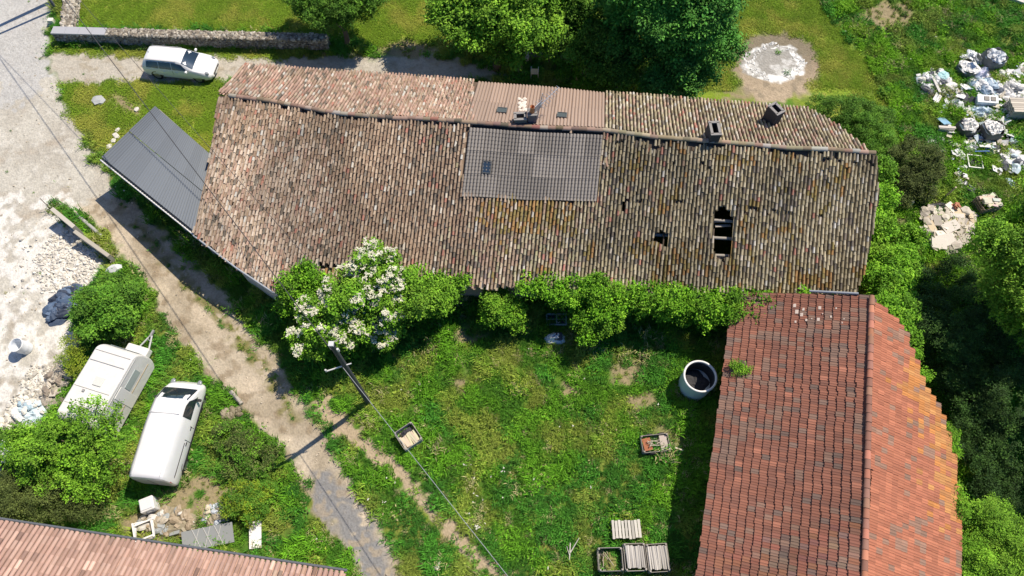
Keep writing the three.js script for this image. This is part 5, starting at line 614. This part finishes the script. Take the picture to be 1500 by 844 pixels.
// left side
tree('shrub', 'round green shrub between the gravel yard and the caravan', 'shrub', under(160, 460, 1), [[150, 450, 1.3, 1.1], [175, 445, 1.3, 1.0], [140, 475, 1.0, .9], [178, 470, 1.0, .9], [190, 425, .8, .7], [165, 425, .8, .8]], { seed: 441, pal: GRN.mid, dens: 15, leaf: clumpMid, twig: .32, trunk: .08, part: 'foliage' });
tree('sapling', 'sparse yellow green sapling at the gravel yard edge', 'sapling', under(108, 520, 1), [[108, 505, 1.2, .5], [100, 525, 1.0, .55], [115, 540, .7, .5]], { seed: 442, pal: GRN.yellow, dens: 9, leaf: clumpFine, twig: .3, trunk: .04 });
tree('walnut_tree', 'bright leafy bush tree overhanging the caravan tail', 'tree', under(105, 665, 1.8), [[90, 645, 2.3, 1.1], [135, 625, 2.8, .75], [50, 655, 1.9, 1.0], [150, 655, 2.4, .8], [110, 690, 1.8, 1.0], [172, 645, 2.5, .45], [25, 668, 1.4, .8], [143, 592, 3.1, .28], [172, 598, 3.0, .24], [130, 712, 1.3, .75], [190, 640, 2.5, .25], [70, 690, 1.5, .85], [158, 615, 2.9, .35], [118, 600, 2.8, .35], [80, 612, 2.3, .5], [35, 635, 1.8, .55], [165, 690, 1.7, .5]], { seed: 443, pal: GRN.bright, dens: 8, twig: .5, scale: .85, trunk: .12 });
tree('shrub', 'grey green shrub row against the pink roofed house', 'shrub', under(70, 725, .9), [[25, 715, 1.2, 1.1], [60, 735, 1.1, 1.0], [95, 735, 1.0, .9], [10, 740, 1.2, .9], [125, 745, .8, .7]], { seed: 444, pal: GRN.olive, dens: 14, leaf: clumpFine, twig: .32, noTrunk: true, part: 'foliage' });
tree('shrub', 'low leafy bramble bush beside the scrap heap', 'shrub', under(365, 735, .6), [[355, 728, .6, .75], [372, 742, .6, .65], [338, 742, .5, .5], [385, 722, .5, .55]], { seed: 445, pal: GRN.yellow.concat(GRN.mid), dens: 16, leaf: clumpFine, twig: .3, noTrunk: true, part: 'foliage' });
tree('shrub', 'dark bramble mound in the grass behind the van', 'shrub', under(350, 655, .5), [[335, 640, .5, .7], [360, 655, .5, .75], [380, 680, .45, .65], [345, 680, .45, .6], [395, 655, .35, .5]], { seed: 446, pal: GRN.mid.concat(GRN.olive), dens: 15, leaf: clumpFine, twig: .3, noTrunk: true, part: 'foliage' });
// ---------- grass ----------
function blades(n, spread, len, wid, seed, lean = .7) { const R = rng(seed), pos = [], idx = []; for (let i = 0; i < n; i++) { const a = R() * 6.28, b = R() * 6.28, r = Math.sqrt(R()) * spread, x = Math.cos(a) * r, z = Math.sin(a) * r, l = len * (.6 + R() * .6), dx = Math.cos(b) * lean * l * (.4 + R()), dz = Math.sin(b) * lean * l * (.4 + R()), w = wid * (.7 + R() * .6), px = -Math.sin(b) * w / 2, pz = Math.cos(b) * w / 2, k = pos.length / 3; pos.push(x - px, 0, z - pz, x + px, 0, z + pz, x + dx * .45 + px * .8, l * .7, z + dz * .45 + pz * .8, x + dx * .45 - px * .8, l * .7, z + dz * .45 - pz * .8, x + dx, l * .85, z + dz); idx.push(k, k + 1, k + 2, k, k + 2, k + 3, k + 3, k + 2, k + 4); } return geoOf(pos, idx); }
const tallG = [0, 1, 2].map(i => blades(44, .27, .29, .03, 500 + i)), shortG = [0, 1, 2].map(i => blades(48, .3, .09, .022, 510 + i, 1.1)), weedG = [0, 1, 2].map(i => leafClump(34, .24, .1, 520 + i, .5));
const bladeMat = new THREE.MeshStandardMaterial({ color: 0xffffff, roughness: .95, side: THREE.DoubleSide });
{
  const R = rng(600), tall = [[], [], []], short = [[], [], []], weed = [[], [], []], fl = [];
  const blocked = [[[150, 232], [285, 341], [310, 232], [232, 160]]];
  const N = 75000;
  for (let i = 0; i < N; i++) {
    const x = lerp(-36, 36, R()), z = lerp(-40, 1, R()), c = clsAt(x, z), [px, py] = proj(x, 0, z); if (px < -60 || px > 1560 || py < -60 || py > 900) continue;
    if (c === 2 || c === 3 || c === 7 || c === 8 || c === 9) { if (R() > .004 || c === 7) continue; }
    if (c === 4 && R() > .35) continue; if (c === 5 && R() > .45) continue; if (c === 6 && R() > .6) continue; if (c === 10 && R() > .03) continue;
    if (px > 330 && px < 1250 && py > 130 && py < 395) continue;
    const n1 = fbm(x * .55 + 40, z * .55 + 70, 3), n2 = fbm(x * .9 + 3, z * .9 + 90, 2), n3 = fbm(x * 1.9 + 33, z * 1.9 + 9, 2), p = V3(x, 0, z);
    if (c === 0) { const dry = smooth(.45, .7, n2), f = .75 + R() * .5; short[i % 3].push({ m: place(p, 0, R() * 6, 0, .8 + R() * .6), c: rgb(lerp(.18, .34, dry) * f, lerp(.31, .37, dry) * f, lerp(.014, .05, dry) * f) }); continue; }
    const lush = px > 1150 ? 1 : 0, dry = smooth(.5, .72, n2) * (lush ? .55 : .75) + (c === 4 ? .6 : 0), f = .68 + R() * .6; let s = (.6 + R() * .55) * (.25 + 1.6 * n3); if (c === 4 || c === 6) s *= .45; if (c === 2 || c === 3 || c === 8) s *= .35;
    let col = [.13, .35, .012]; if (lush) col = [.17, .41, .008]; if (n1 > .55) col = [.07, .27, .018]; if (n3 < .46) col = lerpc(col, [.045, .17, .014], .6); col = lerpc(col, [.34, .40, .06], clamp(dry)); if (R() < .05) col = [.42, .4, .18];
    (R() < .45 && n3 > .46 ? weed : tall)[i % 3].push({ m: place(R() < .5 ? p : p.clone().setY(.0), 0, R() * 6, 0, s, s * .95, s), c: rgb(col[0] * f, col[1] * f, col[2] * f) });
    const meadowFl = (px > 680 && px < 740 && py > 680 && py < 780) || (px > 540 && px < 585 && py > 690 && py < 750) ? .12 : .002; if (R() < meadowFl) fl.push({ m: place(V3(x, .33 * s, z), 0, R() * 6, 0, .3 + R() * .5, .4, .3 + R() * .5), c: rgb(.76, .75, .66) });
  }
  const gs = (name, geos, lists, label) => { const o = inst(numbered(name), geos[0], bladeMat, lists.flat(), scene, 'stuff'); o.userData.label = label; o.userData.category = 'grass'; };
  gs('meadow_grass', tallG, tall, 'tall green meadow grass of the courtyard and field'); gs('lawn_grass', shortG, short, 'short yellow green mown grass beside the lane'); gs('meadow_weeds', weedG, weed, 'leafy weeds growing among the tall grass');
  const o = inst('meadow_flowers', flowerHead, petalMat, fl, scene, 'stuff'); o.userData.label = 'tiny white flowers in the courtyard grass'; o.userData.category = 'flowers';
}

renderer.render(scene, camera);
